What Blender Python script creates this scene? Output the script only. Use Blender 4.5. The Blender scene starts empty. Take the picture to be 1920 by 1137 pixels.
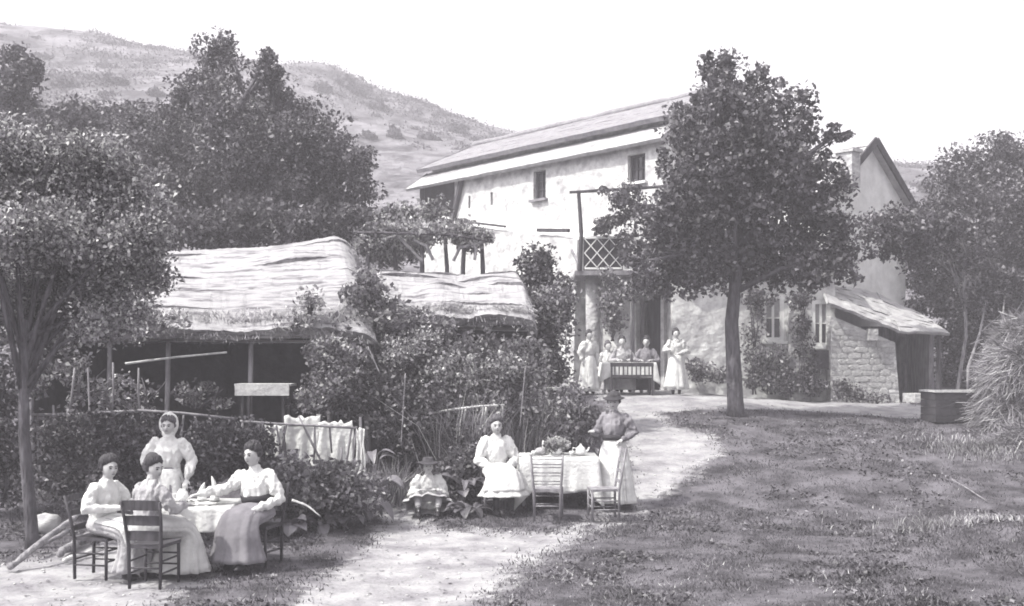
import bpy, math, random
import numpy as np
from mathutils import Vector, Matrix

random.seed(7)
rng = np.random.default_rng(7)
R = math.radians
scene = bpy.context.scene
COL = scene.collection

# ------------------------------------------------------------------ camera, sky, sun, exposure
F = 2059.0
CAMZ = 2.4
HZ = 680.0
cam_d = bpy.data.cameras.new('camera')
cam_d.sensor_width = 36.0
cam_d.lens = 36.0 * F / 1920.0
cam_d.shift_y = (HZ - 568.5) / 1920.0
cam_d.clip_start = 0.1
cam_d.clip_end = 3000.0
cam = bpy.data.objects.new('camera', cam_d)
COL.objects.link(cam)
cam.location = (0, 0, CAMZ)
cam.rotation_euler = (R(90), 0, 0)
scene.camera = cam

SUN_DIR = Vector((-0.78, -0.30, 1.15)).normalized()     # towards the sun
world = bpy.data.worlds.new('World')
scene.world = world
world.use_nodes = True
wn = world.node_tree
wn.nodes.clear()
w_out = wn.nodes.new('ShaderNodeOutputWorld')
w_bg = wn.nodes.new('ShaderNodeBackground')
w_sky = wn.nodes.new('ShaderNodeTexSky')
w_sky.sky_type = 'NISHITA'
w_sky.sun_disc = False
w_sky.sun_elevation = math.asin(SUN_DIR.z)
w_sky.sun_rotation = math.atan2(SUN_DIR.x, SUN_DIR.y)
w_sky.air_density = 1.6
w_sky.dust_density = 4.0
w_bw = wn.nodes.new('ShaderNodeRGBToBW')
w_tint = wn.nodes.new('ShaderNodeMixRGB')
w_tint.blend_type = 'MULTIPLY'
w_tint.inputs[0].default_value = 1.0
w_tint.inputs[2].default_value = (1.0, 0.985, 1.0, 1)
wn.links.new(w_sky.outputs[0], w_bw.inputs[0])
wn.links.new(w_bw.outputs[0], w_tint.inputs[1])
wn.links.new(w_tint.outputs[0], w_bg.inputs[0])
w_bg.inputs[1].default_value = 0.15
wn.links.new(w_bg.outputs[0], w_out.inputs[0])

sun_d = bpy.data.lights.new('sun', 'SUN')
sun_d.energy = 2.5
sun_d.angle = R(0.6)
sun_d.color = (1.0, 0.99, 0.91)
sun = bpy.data.objects.new('sun', sun_d)
COL.objects.link(sun)
sun.rotation_euler = SUN_DIR.to_track_quat('Z', 'Y').to_euler()

scene.view_settings.view_transform = 'Standard'
scene.view_settings.look = 'None'
scene.view_settings.gamma = 1.0
scene.view_settings.exposure = 1.5
scene.view_settings.use_curve_mapping = False
scene.cycles.filter_width = 1.8            # soft old lens

# ------------------------------------------------------------------ small helpers
def P(px, py, Y):
    return Vector(((px - 960.0) / F * Y, Y, CAMZ - (py - HZ) / F * Y))
def PX(px, Y):
    return (px - 960.0) / F * Y
def PZ(py, Y):
    return CAMZ - (py - HZ) / F * Y

def sstep(a, b, x):
    t = np.clip((np.asarray(x, float) - a) / (b - a), 0, 1)
    return t * t * (3 - 2 * t)

def vnoise(x, y, seed=0):
    x = np.asarray(x, float); y = np.asarray(y, float)
    def h(i, j):
        s = np.sin(i * 127.1 + j * 311.7 + seed * 74.7) * 43758.5453
        return s - np.floor(s)
    i = np.floor(x); j = np.floor(y)
    u = x - i; v = y - j
    u = u * u * (3 - 2 * u); v = v * v * (3 - 2 * v)
    return (h(i, j) * (1 - u) + h(i + 1, j) * u) * (1 - v) + (h(i, j + 1) * (1 - u) + h(i + 1, j + 1) * u) * v - 0.5

_GY = [-60, 3, 8, 14, 15.5, 17, 18, 20, 22, 24, 27, 29.5, 34, 40, 60]
_GR = [1.0, 0.7, 0.0, 0.0, 0.04, 0.15, 0.35, 0.70, 1.00, 1.23, 1.52, 1.56, 1.9, 2.6, 4.2]
_GL = [1.0, 0.7, 0.0, 0.0, 0.03, 0.12, 0.28, 0.42, 0.60, 0.85, 1.25, 1.6, 2.3, 3.2, 5.0]
def gz(x, y):
    x = np.asarray(x, float); y = np.asarray(y, float)
    r = np.interp(y, _GY, _GR); l = np.interp(y, _GY, _GL)
    k = sstep(-2.0, 1.0, x)
    z = l * (1 - k) + r * k
    z = z - 0.16 * sstep(5.0, 8.0, x) * sstep(22, 27, y)
    z = z + 0.08 * sstep(0.8, 2, x) * sstep(24, 27, y) * (1 - sstep(4.2, 6, x))
    # rough lawn bank on the right
    z = z + 0.35 * np.exp(-(((x - 6.6) / 1.4) ** 2 + ((y - 14.0) / 1.2) ** 2))
    amp = 0.05 * sstep(9, 12, y)
    z = z + amp * vnoise(x * 1.3, y * 1.3, 1) + 0.5 * amp * vnoise(x * 3.7, y * 3.7, 2)
    return z
def gzf(x, y):
    return float(gz(x, y))

def mono(v):
    k = max(0.0, min(1.0, 1 - v * 2.2))
    return (v * (1.0 + 0.02 * k), v * (1 - 0.055 * k), v * (1 + 0.11 * k), 1.0)

def material(name, v0, v1=None, scale=6.0, rough=0.85, bump=0.2, bscale=None, stretch=None, spec=0.3, detail=6.0, c0=0.35, c1=0.65, bdist=0.05):
    """grey stone / plaster / wood / cloth: two tones mixed by noise, fine relief"""
    m = bpy.data.materials.new(name)
    m.use_nodes = True
    nt = m.node_tree
    b = nt.nodes['Principled BSDF']
    b.inputs['Roughness'].default_value = rough
    b.inputs['Specular IOR Level'].default_value = spec
    if v1 is None:
        v1 = v0
    tc = nt.nodes.new('ShaderNodeTexCoord')
    mp = nt.nodes.new('ShaderNodeMapping')
    if stretch:
        mp.inputs['Scale'].default_value = stretch
    nt.links.new(tc.outputs['Object'], mp.inputs[0])
    no = nt.nodes.new('ShaderNodeTexNoise')
    no.inputs['Scale'].default_value = scale
    no.inputs['Detail'].default_value = detail
    no.inputs['Roughness'].default_value = 0.62
    nt.links.new(mp.outputs[0], no.inputs['Vector'])
    cr = nt.nodes.new('ShaderNodeValToRGB')
    cr.color_ramp.elements[0].position = c0
    cr.color_ramp.elements[1].position = c1
    cr.color_ramp.elements[0].color = mono(v0)
    cr.color_ramp.elements[1].color = mono(v1)
    nt.links.new(no.outputs[0], cr.inputs[0])
    nt.links.new(cr.outputs[0], b.inputs['Base Color'])
    if bump:
        n2 = nt.nodes.new('ShaderNodeTexNoise')
        n2.inputs['Scale'].default_value = bscale or scale * 3
        n2.inputs['Detail'].default_value = 5
        nt.links.new(mp.outputs[0], n2.inputs['Vector'])
        bp = nt.nodes.new('ShaderNodeBump')
        bp.inputs['Strength'].default_value = bump
        bp.inputs['Distance'].default_value = bdist
        nt.links.new(n2.outputs[0], bp.inputs['Height'])
        nt.links.new(bp.outputs[0], b.inputs['Normal'])
    return m

def leaf_material(name, v, lo=0.4, hi=2.3, rough=0.5, trans=0.25, spec=0.4):
    m = bpy.data.materials.new(name)
    m.use_nodes = True
    nt = m.node_tree
    b = nt.nodes['Principled BSDF']
    b.inputs['Roughness'].default_value = rough
    b.inputs['Specular IOR Level'].default_value = spec
    ge = nt.nodes.new('ShaderNodeNewGeometry')
    cr = nt.nodes.new('ShaderNodeValToRGB')
    cr.color_ramp.elements[0].color = mono(v * lo)
    cr.color_ramp.elements[1].color = mono(v * hi)
    e = cr.color_ramp.elements.new(0.7)
    e.color = mono(v)
    nt.links.new(ge.outputs['Random Per Island'], cr.inputs[0])
    # patches of older and younger leaves
    no = nt.nodes.new('ShaderNodeTexNoise'); no.inputs['Scale'].default_value = 1.1; no.inputs['Detail'].default_value = 3
    nt.links.new(ge.outputs['Position'], no.inputs['Vector'])
    mr = nt.nodes.new('ShaderNodeMapRange'); mr.inputs[1].default_value = .33; mr.inputs[2].default_value = .67; mr.inputs[3].default_value = .55; mr.inputs[4].default_value = 1.5
    nt.links.new(no.outputs[0], mr.inputs[0])
    mu = nt.nodes.new('ShaderNodeMixRGB'); mu.blend_type = 'MULTIPLY'; mu.inputs[0].default_value = 1
    nt.links.new(cr.outputs[0], mu.inputs[1]); nt.links.new(mr.outputs[0], mu.inputs[2])
    nt.links.new(mu.outputs[0], b.inputs['Base Color'])
    tr = nt.nodes.new('ShaderNodeBsdfTranslucent')
    nt.links.new(mu.outputs[0], tr.inputs[0])
    mx = nt.nodes.new('ShaderNodeMixShader')
    mx.inputs[0].default_value = trans
    nt.links.new(b.outputs[0], mx.inputs[1])
    nt.links.new(tr.outputs[0], mx.inputs[2])
    nt.links.new(mx.outputs[0], nt.nodes['Material Output'].inputs[0])
    return m

M = {}
M['whitewash'] = material('whitewash', 0.33, 0.62, 3.2, 0.9, 1.0, 4.5, c0=0.34, c1=0.60, detail=12, bdist=.06)
M['whitewash_lit'] = material('sunlit_whitewash', 0.58, 0.76, 2.4, 0.9, 0.8, 4.5, bdist=.05)  # brighter whitewash for the shaded gable, sunlight put into its colour
M['oldwall'] = material('old_plaster', 0.22, 0.46, 2.6, 0.9, 1.0, 5, bdist=.12)
M['stone'] = material('rubble_stone', 0.28, 0.55, 4.5, 0.9, 0.8, 7, stretch=(1, 1, 2.2))
M['slate'] = material('old_roof', 0.17, 0.27, 6, 0.9, 0.4, 22)
M['slate_pale'] = material('pale_roof', 0.27, 0.42, 4, 0.85, 0.6, 14)
M['thatch'] = material('thatch', 0.10, 0.33, 4.0, 0.95, 0.6, 14, stretch=(0.4, 2.6, 2.6), c0=0.34, c1=0.52, detail=12)
M['straw'] = leaf_material('straw', 0.28, 0.35, 1.35, 0.8, 0.1, 0.2)
M['wood_dark'] = material('dark_wood', 0.025, 0.07, 8, 0.7, 0.3, 30, stretch=(1, 1, 0.2))
M['wood'] = material('weathered_wood', 0.12, 0.28, 9, 0.8, 0.3, 30, stretch=(1, 1, 0.25))
M['wood_pale'] = material('pale_wood', 0.36, 0.6, 9, 0.8, 0.25, 30)
M['bark'] = material('bark', 0.035, 0.12, 9, 0.9, 0.9, 18, stretch=(1.6, 1.6, 0.35))
M['bark_pale'] = material('pale_bark', 0.14, 0.34, 7, 0.9, 0.6, 18, stretch=(1.6, 1.6, 0.4))
M['earth_dark'] = material('dark_earth', 0.03, 0.07, 5, 0.95, 0.5)
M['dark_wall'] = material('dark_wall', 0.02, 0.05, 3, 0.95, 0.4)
M['cloth_white'] = material('white_cloth', 0.52, 0.66, 5, 0.95, 0.4, 16)
M['cloth_cream'] = material('cream_cloth', 0.40, 0.52, 5, 0.95, 0.4, 16)
M['cloth_pale'] = material('pale_grey_cloth', 0.26, 0.38, 5, 0.95, 0.45, 18)
M['cloth_mid'] = material('grey_cloth', 0.14, 0.22, 4, 0.9, 0.2, 18)
M['cloth_dark'] = material('dark_cloth', 0.02, 0.04, 4, 0.85, 0.2, 18)
M['cloth_brown'] = material('brown_felt', 0.03, 0.06, 4, 0.9, 0.2, 18)
M['skin'] = material('skin', 0.36, 0.44, 8, 0.6, 0.05)
M['hair_dark'] = material('dark_hair', 0.025, 0.06, 30, 0.5, 0.5, 60, stretch=(1, 1, 0.25))
M['hair_mid'] = material('brown_hair', 0.05, 0.11, 30, 0.5, 0.5, 60, stretch=(1, 1, 0.25))
M['leather'] = material('dark_leather', 0.015, 0.03, 8, 0.45, 0.2)
M['china'] = material('white_china', 0.7, 0.78, 4, 0.25, 0.0, spec=0.5)
M['glassware'] = material('dark_glass', 0.05, 0.07, 4, 0.15, 0.0, spec=0.6)
M['window_pane'] = material('window_pane', 0.03, 0.06, 2, 0.12, 0.02, spec=0.6)
M['paint_white'] = material('white_paint', 0.66, 0.78, 5, 0.6, 0.1)
M['eye'] = material('eye', 0.015, 0.02, 4, 0.3, 0.0)
M['lip'] = material('lip', 0.11, 0.13, 4, 0.5, 0.0)
M['leaf'] = leaf_material('leaves', 0.18)
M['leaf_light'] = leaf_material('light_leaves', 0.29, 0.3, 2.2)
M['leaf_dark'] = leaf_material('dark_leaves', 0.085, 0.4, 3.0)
M['leaf_far'] = leaf_material('far_leaves', 0.10, 0.6, 1.6, 0.7, 0.15, 0.2)
M['leaf_big'] = leaf_material('broad_leaves', 0.16, 0.6, 1.8, 0.45)
M['flower'] = leaf_material('pale_flowers', 0.5, 0.7, 1.3, 0.6)
M['grass'] = leaf_material('grass_blades', 0.095, 0.35, 2.0, 0.6, 0.25, 0.3)
M['dry_grass'] = leaf_material('dry_grass', 0.24, 0.4, 1.9, 0.7, 0.15, 0.3)

def tag(o, label=None, cat=None, group=None, kind=None):
    if label: o['label'] = label
    if cat: o['category'] = cat
    if group: o['group'] = group
    if kind: o['kind'] = kind
    return o

OFF = {}
def empty(name, loc, rz=0.0, label=None, cat=None, group=None):
    o = bpy.data.objects.new(name, None)
    o.empty_display_size = 0.1
    COL.objects.link(o)
    o.location = loc
    o.rotation_euler = (0, 0, rz)
    OFF[o.name] = Vector(loc)
    tag(o, label, cat, group)
    return o

def link_mesh(name, me, mat, parent=None, local=False, smooth=False, base=None):
    """mesh given in world coordinates (or the parent's own, when local)"""
    if mat is not None:
        me.materials.clear()
        me.materials.append(M[mat] if isinstance(mat, str) else mat)
    o = bpy.data.objects.new(name, me)
    COL.objects.link(o)
    if smooth:
        me.polygons.foreach_set('use_smooth', np.ones(len(me.polygons), bool))
    if parent is not None:
        o.parent = parent
        off = OFF.get(parent.name, Vector((0, 0, 0)))
        if not local:
            me.transform(Matrix.Translation(-off))
            OFF[o.name] = off
        else:
            OFF[o.name] = Vector((0, 0, 0))
    elif base is not None:
        me.transform(Matrix.Translation(-Vector(base)))
        o.location = base
        OFF[o.name] = Vector(base)
    return o

def np_mesh(name, V, Q=None, T=None):
    """fast mesh from arrays of quads and / or triangles"""
    me = bpy.data.meshes.new(name)
    V = np.asarray(V, np.float32)
    nq = 0 if Q is None else len(Q)
    nt = 0 if T is None else len(T)
    me.vertices.add(len(V))
    me.vertices.foreach_set('co', V.ravel())
    idx = []
    if nq: idx.append(np.asarray(Q, np.int32).ravel())
    if nt: idx.append(np.asarray(T, np.int32).ravel())
    idx = np.concatenate(idx)
    me.loops.add(len(idx))
    me.loops.foreach_set('vertex_index', idx)
    me.polygons.add(nq + nt)
    starts = np.concatenate([np.arange(nq) * 4, nq * 4 + np.arange(nt) * 3]).astype(np.int32)
    me.polygons.foreach_set('loop_start', starts)
    me.update(calc_edges=True)
    return me

class MB:
    """collects shapes that make up one mesh"""
    def __init__(self):
        self.v = []; self.f = []
    def add(self, V, Fs):
        n = len(self.v)
        self.v.extend([tuple(p) for p in V])
        self.f.extend([tuple(i + n for i in f) for f in Fs])
    def box(self, c, s, rot=None):
        c = Vector(c); hx, hy, hz = s[0] / 2, s[1] / 2, s[2] / 2
        V = []
        for x in (-hx, hx):
            for y in (-hy, hy):
                for z in (-hz, hz):
                    p = Vector((x, y, z))
                    if rot is not None: p = rot @ p
                    V.append(c + p)
        self.add(V, [(0, 1, 3, 2), (4, 6, 7, 5), (0, 4, 5, 1), (2, 3, 7, 6), (0, 2, 6, 4), (1, 5, 7, 3)])
        return self
    def bar(self, a, b, w, h=None):
        a = Vector(a); b = Vector(b)
        h = h or w
        d = b - a
        q = d.to_track_quat('Z', 'Y').to_matrix()
        return self.box((a + b) / 2, (w, h, d.length), q)
    def rings(self, rings, cap=True):
        N = len(rings[0]); n = len(rings)
        V = [p for r in rings for p in r]
        Fs = []
        for i in range(n - 1):
            for j in range(N):
                k = (j + 1) % N
                Fs.append((i * N + j, i * N + k, (i + 1) * N + k, (i + 1) * N + j))
        if cap:
            V.append(sum((Vector(p) for p in rings[0]), Vector()) / N); c0 = len(V) - 1
            V.append(sum((Vector(p) for p in rings[-1]), Vector()) / N); c1 = len(V) - 1
            for j in range(N):
                k = (j + 1) % N
                Fs.append((k, j, c0))
                Fs.append(((n - 1) * N + j, (n - 1) * N + k, c1))
        self.add(V, Fs)
        return self
    def tube(self, pts, rad, n=8, rough=0.0, round_end=False):
        pts = [Vector(p) for p in pts]
        if not hasattr(rad, '__len__'): rad = [rad] * len(pts)
        rad = list(rad)
        if round_end:
            d0 = (pts[0] - pts[1]).normalized(); d1 = (pts[-1] - pts[-2]).normalized()
            pts = [pts[0] + d0 * rad[0] * 0.95, pts[0] + d0 * rad[0] * 0.6] + pts + [pts[-1] + d1 * rad[-1] * 0.6, pts[-1] + d1 * rad[-1] * 0.95]
            rad = [rad[0] * 0.3, rad[0] * 0.78] + rad + [rad[-1] * 0.78, rad[-1] * 0.3]
        rs = []
        ref = None
        for i, p in enumerate(pts):
            t = (pts[min(i + 1, len(pts) - 1)] - pts[max(i - 1, 0)])
            if t.length < 1e-9: t = Vector((0, 0, 1))
            t.normalize()
            if ref is None:
                ref = Vector((1, 0, 0)) if abs(t.x) < 0.9 else Vector((0, 1, 0))
            a = (ref - t * ref.dot(t)).normalized()
            ref = a
            b = t.cross(a)
            ring = []
            for j in range(n):
                an = 2 * math.pi * j / n
                rr = rad[i] * (1 + (random.uniform(-rough, rough) if rough else 0))
                ring.append(p + a * math.cos(an) * rr + b * math.sin(an) * rr)
            rs.append(ring)
        return self.rings(rs)
    def ellipsoid(self, c, r, nu=14, nv=9, rot=None, fn=None):
        c = Vector(c)
        rs = []
        for i in range(nv + 1):
            th = math.pi * (0.02 + 0.96 * i / nv)
            ring = []
            for j in range(nu):
                ph = 2 * math.pi * j / nu
                p = Vector((math.sin(th) * math.cos(ph), math.sin(th) * math.sin(ph), -math.cos(th)))
                q = Vector((p.x * r[0], p.y * r[1], p.z * r[2]))
                if fn: q = fn(p, q)
                if rot is not None: q = rot @ q
                ring.append(c + q)
            rs.append(ring)
        return self.rings(rs)
    def lathe(self, c, prof, n=14):
        c = Vector(c)
        return self.rings([[c + Vector((r * math.cos(2 * math.pi * j / n), r * math.sin(2 * math.pi * j / n), z)) for j in range(n)] for r, z in prof])
    def mesh(self, name):
        me = bpy.data.meshes.new(name)
        me.from_pydata(self.v, [], self.f)
        me.update()
        return me
    def build(self, name, mat, parent=None, local=False, smooth=False, base=None):
        return link_mesh(name, self.mesh(name), mat, parent, local, smooth, base)

def remesh(mb, voxel, smooth=2, decimate=0.5):
    me = mb.mesh('tmp')
    o = bpy.data.objects.new('tmp', me)
    COL.objects.link(o)
    m = o.modifiers.new('r', 'REMESH'); m.mode = 'VOXEL'; m.voxel_size = voxel
    if smooth:
        s = o.modifiers.new('s', 'SMOOTH'); s.iterations = smooth; s.factor = 0.5
    if decimate < 1:
        d = o.modifiers.new('d', 'DECIMATE'); d.ratio = decimate
    dg = bpy.context.evaluated_depsgraph_get()
    out = bpy.data.meshes.new_from_object(o.evaluated_get(dg))
    bpy.data.objects.remove(o)
    bpy.data.meshes.remove(me)
    return out

# ------------------------------------------------------------------ foliage helpers
def rand_dirs(n):
    d = rng.normal(size=(n, 3))
    return d / np.linalg.norm(d, axis=1, keepdims=True)

def leaf_np(name, C, L, W=None, up=0.4, droop=0.25, var=0.4):
    n = len(C)
    nr = rand_dirs(n); nr[:, 2] += up
    nr /= np.linalg.norm(nr, axis=1, keepdims=True)
    t = np.cross(nr, rand_dirs(n)); t /= np.linalg.norm(t, axis=1, keepdims=True) + 1e-9
    b = np.cross(nr, t)
    s = (1 + var * rng.uniform(-1, 1, n))[:, None]
    l = L * s; w = (W or L * 0.6) * s
    v0 = C - t * l * 0.5
    v1 = C + b * w * 0.5 + nr * w * 0.15
    v2 = C + t * l * 0.5 - nr * l * droop
    v3 = C - b * w * 0.5 + nr * w * 0.15
    V = np.stack([v0, v1, v2, v3], 1).reshape(-1, 3)
    Q = np.arange(n * 4).reshape(-1, 4)
    return np_mesh(name, V, Q)

CLUMPS = []
def crown_points(lobes, n, clump=45, spread=0.16, shell=(0.45, 1.08), zsq=0.8):
    """lobes = [(centre, (rx, ry, rz))]; leaves gathered in clumps spread through each lobe"""
    vol = np.array([max(0.02, r[0] * r[1] * r[2]) ** 0.75 for c, r in lobes])
    cnt = (vol / vol.sum() * n).astype(int)
    out = []
    CLUMPS.clear()
    for (c, r), k in zip(lobes, cnt):
        nc = max(3, k // clump)
        d = rand_dirs(nc)
        q = shell[0] + (shell[1] - shell[0]) * rng.uniform(0, 1, nc) ** 0.55
        cc = np.array(c) + d * q[:, None] * np.array(r)
        rad = spread * (0.6 + 0.9 * rng.uniform(0, 1, nc)) * (np.mean(r) ** 0.5 + 0.25)
        CLUMPS.extend([(tuple(c), tuple(q_)) for q_ in cc])
        idx = rng.integers(0, nc, k)
        nrm_ = rng.normal(size=(k, 3)); nrm_ *= np.minimum(1, 1.7 / (np.linalg.norm(nrm_, axis=1, keepdims=True) + 1e-6))
        pts = cc[idx] + nrm_ * rad[idx][:, None] * np.array([1, 1, zsq])
        out.append(pts)
    return np.concatenate(out)

def limbs(mb, base, top, r0, lobes, r1=0.35, sag=0.0):
    base = Vector(base); top = Vector(top)
    mid = (base + top) / 2 + Vector((random.uniform(-.06, .06), 0, 0)) * (top - base).length
    mb.tube([base - Vector((0, 0, .15)), base + (mid - base) * .12, mid, top], [r0 * 1.35, r0 * 1.02, r0 * 0.85, r0 * 0.65], 10, 0.06)
    for c, r in lobes:
        c = Vector(c)
        st = mid.lerp(top, random.uniform(0.3, 1.0))
        m2 = st.lerp(c, 0.5) + Vector((random.uniform(-.15, .15), random.uniform(-.15, .15), .12)) * (c - st).length
        mb.tube([st, m2, c + Vector((0, 0, r[2] * 0.3))], [r0 * 0.5, r0 * 0.3, r0 * 0.1], 6, 0.08)
        for k in range(3):
            e = c + Vector((random.uniform(-.8, .8) * r[0], random.uniform(-.8, .8) * r[1], random.uniform(-.5, .8) * r[2]))
            mb.tube([m2.lerp(c, 0.4), m2.lerp(e, 0.6), e], [r0 * .22, r0 * .14, r0 * .05], 5)

def tree(name, label, base, top, r0, lobes, n, leaf, mat, group=None, bark='bark', clump=45, spread=0.16, up=0.4, shell=(0.45, 1.08), elong=0.6):
    root = empty(name, base, 0, label, 'tree', group)
    mb = MB(); limbs(mb, base, top, r0, lobes)
    pts = crown_points(lobes, n, clump, spread, shell)
    for c, q in CLUMPS[::2]:
        c = Vector(c); q = Vector(q)
        mb.tube([c, c.lerp(q, .5) + Vector((random.uniform(-.1, .1), random.uniform(-.1, .1), .06)), q], [r0 * .12, r0 * .08, r0 * .03], 4)
    mb.build('trunk', bark, root, smooth=True)
    link_mesh('crown', leaf_np('crown', pts, leaf, leaf * elong, up), mat, root)
    return root

def bush(name, label, lobes, n, leaf, mat, cat='bush', group=None, clump=40, spread=0.15, up=0.4, stems=True, extra=None, shell=(0.3, 1.05), elong=0.6):
    c0, r0 = lobes[0]
    bz = min(c[2] - r[2] for c, r in lobes)
    base = (c0[0], c0[1], bz)
    root = empty(name, base, 0, label, cat, group)
    pts = crown_points(lobes, n, clump, spread, shell)
    link_mesh('foliage', leaf_np('foliage', pts, leaf, leaf * elong, up), mat, root)
    if stems:
        mb = MB()
        for c, r in lobes:
            for k in range(4):
                b = Vector((c[0] + random.uniform(-.3, .3) * r[0], c[1] + random.uniform(-.3, .3) * r[1], c[2] - r[2]))
                e = Vector((c[0] + random.uniform(-.8, .8) * r[0], c[1] + random.uniform(-.8, .8) * r[1], c[2] + random.uniform(.1, .9) * r[2]))
                mb.tube([b, b.lerp(e, .5) + Vector((random.uniform(-.1, .1), 0, .05)), e], [.022, .015, .006], 5)
        mb.build('stem', 'bark', root, smooth=True)['kind'] = 'stuff'
    if extra is not None:
        pts = crown_points(lobes, extra[1], 6, 0.06, (0.8, 1.05))
        link_mesh('blossom', leaf_np('blossom', pts, extra[2], extra[2] * .9, 0.5), extra[0], root)
    return root

# ------------------------------------------------------------------ ground, path, hill
PATHS = [
    [(480, 1180), (550, 1125), (610, 1075), (690, 1030), (705, 985), (700, 930), (690, 885), (735, 880), (775, 930), (805, 1000), (870, 985), (950, 1000), (1060, 992), (1150, 960), (1172, 930), (1165, 870), (1160, 790), (1145, 760), (1105, 738), (1100, 715), (1290, 716), (1400, 738), (1560, 746), (1700, 755), (1755, 765), (1740, 787), (1620, 778), (1560, 773), (1480, 769), (1400, 767), (1320, 766), (1240, 775), (1262, 800), (1340, 815), (1345, 850), (1300, 890), (1230, 935), (1150, 985), (1010, 1045), (960, 1078), (915, 1112), (880, 1180)],
    [(-300, 1190), (-300, 1080), (60, 1050), (150, 1018), (260, 1005), (350, 1040), (425, 1090), (300, 1122), (235, 1180)],
]
def inside(px, py, poly):
    r = np.zeros(px.shape, bool)
    n = len(poly)
    for i in range(n):
        x0, y0 = poly[i]; x1, y1 = poly[(i + 1) % n]
        if y0 == y1: continue
        c = ((y0 > py) != (y1 > py)) & (px < (x1 - x0) * (py - y0) / (y1 - y0) + x0)
        r ^= c
    return r
def path_mask(x, y):
    """the trodden path, soft-edged: its outline was measured on the ground at its real distance"""
    x = np.asarray(x, float); y = np.asarray(y, float)
    acc = np.zeros(x.shape)
    ks = [(0, 0), (.4, 0), (-.4, 0), (0, .5), (0, -.5), (.2, .3), (-.2, -.3), (-.2, .3), (.2, -.3)]
    for dx, dy in ks:
        X = x + dx + 0.25 * vnoise(x * 2.1, y * 2.1, 5) + .15 * vnoise(x * 6, y * 6, 6); Y = y + dy + 0.3 * vnoise(x * 1.9, y * 1.9, 8)
        Ys = np.clip(Y, 7.0, 60)
        zz = gz(x, y)
        px = 960 + X / Ys * F; py = HZ + (CAMZ - zz) / Ys * F
        m = np.zeros(x.shape, bool)
        for p in PATHS: m |= inside(px, py, p)
        near = (Y < 10.3)
        m = np.where(near, (np.abs(X + 1.0) < 1.0), m)
        acc += m & (Y < 31)
    return acc / len(ks)

xs = np.unique(np.round(np.concatenate([np.linspace(-160, -16, 20), np.arange(-16, 16.01, 0.13), np.linspace(16, 160, 20)]), 3))
ys = np.unique(np.round(np.concatenate([np.linspace(-40, 7, 10), np.arange(7, 31, 0.13), np.linspace(31, 50, 24)]), 3))
GX, GY = np.meshgrid(xs, ys)
GZ = gz(GX, GY)
PM = path_mask(GX, GY)
GZ = GZ - 0.02 * PM
nx, ny = len(xs), len(ys)
Vg = np.stack([GX, GY, GZ], -1).reshape(-1, 3)
ii, jj = np.meshgrid(np.arange(nx - 1), np.arange(ny - 1))
a = (jj * nx + ii).ravel()
Qg = np.stack([a, a + 1, a + nx + 1, a + nx], 1)
qm = PM.ravel()[Qg].mean(1)

def ground_material():
    m = bpy.data.materials.new('ground_cover')
    m.use_nodes = True
    nt = m.node_tree
    b = nt.nodes['Principled BSDF']
    b.inputs['Roughness'].default_value = 0.95
    b.inputs['Specular IOR Level'].default_value = 0.15
    tc = nt.nodes.new('ShaderNodeTexCoord')
    def noise(s, d=6):
        n = nt.nodes.new('ShaderNodeTexNoise'); n.inputs['Scale'].default_value = s; n.inputs['Detail'].default_value = d
        n.inputs['Roughness'].default_value = .65
        nt.links.new(tc.outputs['Object'], n.inputs['Vector']); return n
    def ramp(n, v0, v1, p0=.35, p1=.65):
        c = nt.nodes.new('ShaderNodeValToRGB')
        c.color_ramp.elements[0].position = p0; c.color_ramp.elements[1].position = p1
        c.color_ramp.elements[0].color = mono(v0); c.color_ramp.elements[1].color = mono(v1)
        nt.links.new(n.outputs[0], c.inputs[0]); return c
    g = ramp(noise(1.6, 10), 0.035, 0.13, .38, .62)
    p = ramp(noise(1.8, 9), 0.17, 0.36, .33, .62)
    p2 = ramp(noise(22), 0.6, 1.0, .3, .5)
    mu = nt.nodes.new('ShaderNodeMixRGB'); mu.blend_type = 'MULTIPLY'; mu.inputs[0].default_value = 0.6
    nt.links.new(p.outputs[0], mu.inputs[1]); nt.links.new(p2.outputs[0], mu.inputs[2])
    at = nt.nodes.new('ShaderNodeAttribute'); at.attribute_name = 'path'
    ad = nt.nodes.new('ShaderNodeMath'); ad.operation = 'ADD'
    n3 = noise(5.0)
    sb = nt.nodes.new('ShaderNodeMath'); sb.operation = 'MULTIPLY_ADD'; sb.inputs[1].default_value = 1.6; sb.inputs[2].default_value = -0.8
    nt.links.new(n3.outputs[0], sb.inputs[0])
    nt.links.new(at.outputs['Fac'], ad.inputs[0]); nt.links.new(sb.outputs[0], ad.inputs[1])
    mr = nt.nodes.new('ShaderNodeMapRange'); mr.inputs[1].default_value = .3; mr.inputs[2].default_value = .7
    nt.links.new(ad.outputs[0], mr.inputs[0])
    mx = nt.nodes.new('ShaderNodeMixRGB')
    nt.links.new(mr.outputs[0], mx.inputs[0]); nt.links.new(g.outputs[0], mx.inputs[1]); nt.links.new(mu.outputs[0], mx.inputs[2])
    nt.links.new(mx.outputs[0], b.inputs['Base Color'])
    bp = nt.nodes.new('ShaderNodeBump'); bp.inputs['Strength'].default_value = .6; bp.inputs['Distance'].default_value = .04
    nt.links.new(noise(14).outputs[0], bp.inputs['Height']); nt.links.new(bp.outputs[0], b.inputs['Normal'])
    return m
M['ground'] = ground_material()
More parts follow.
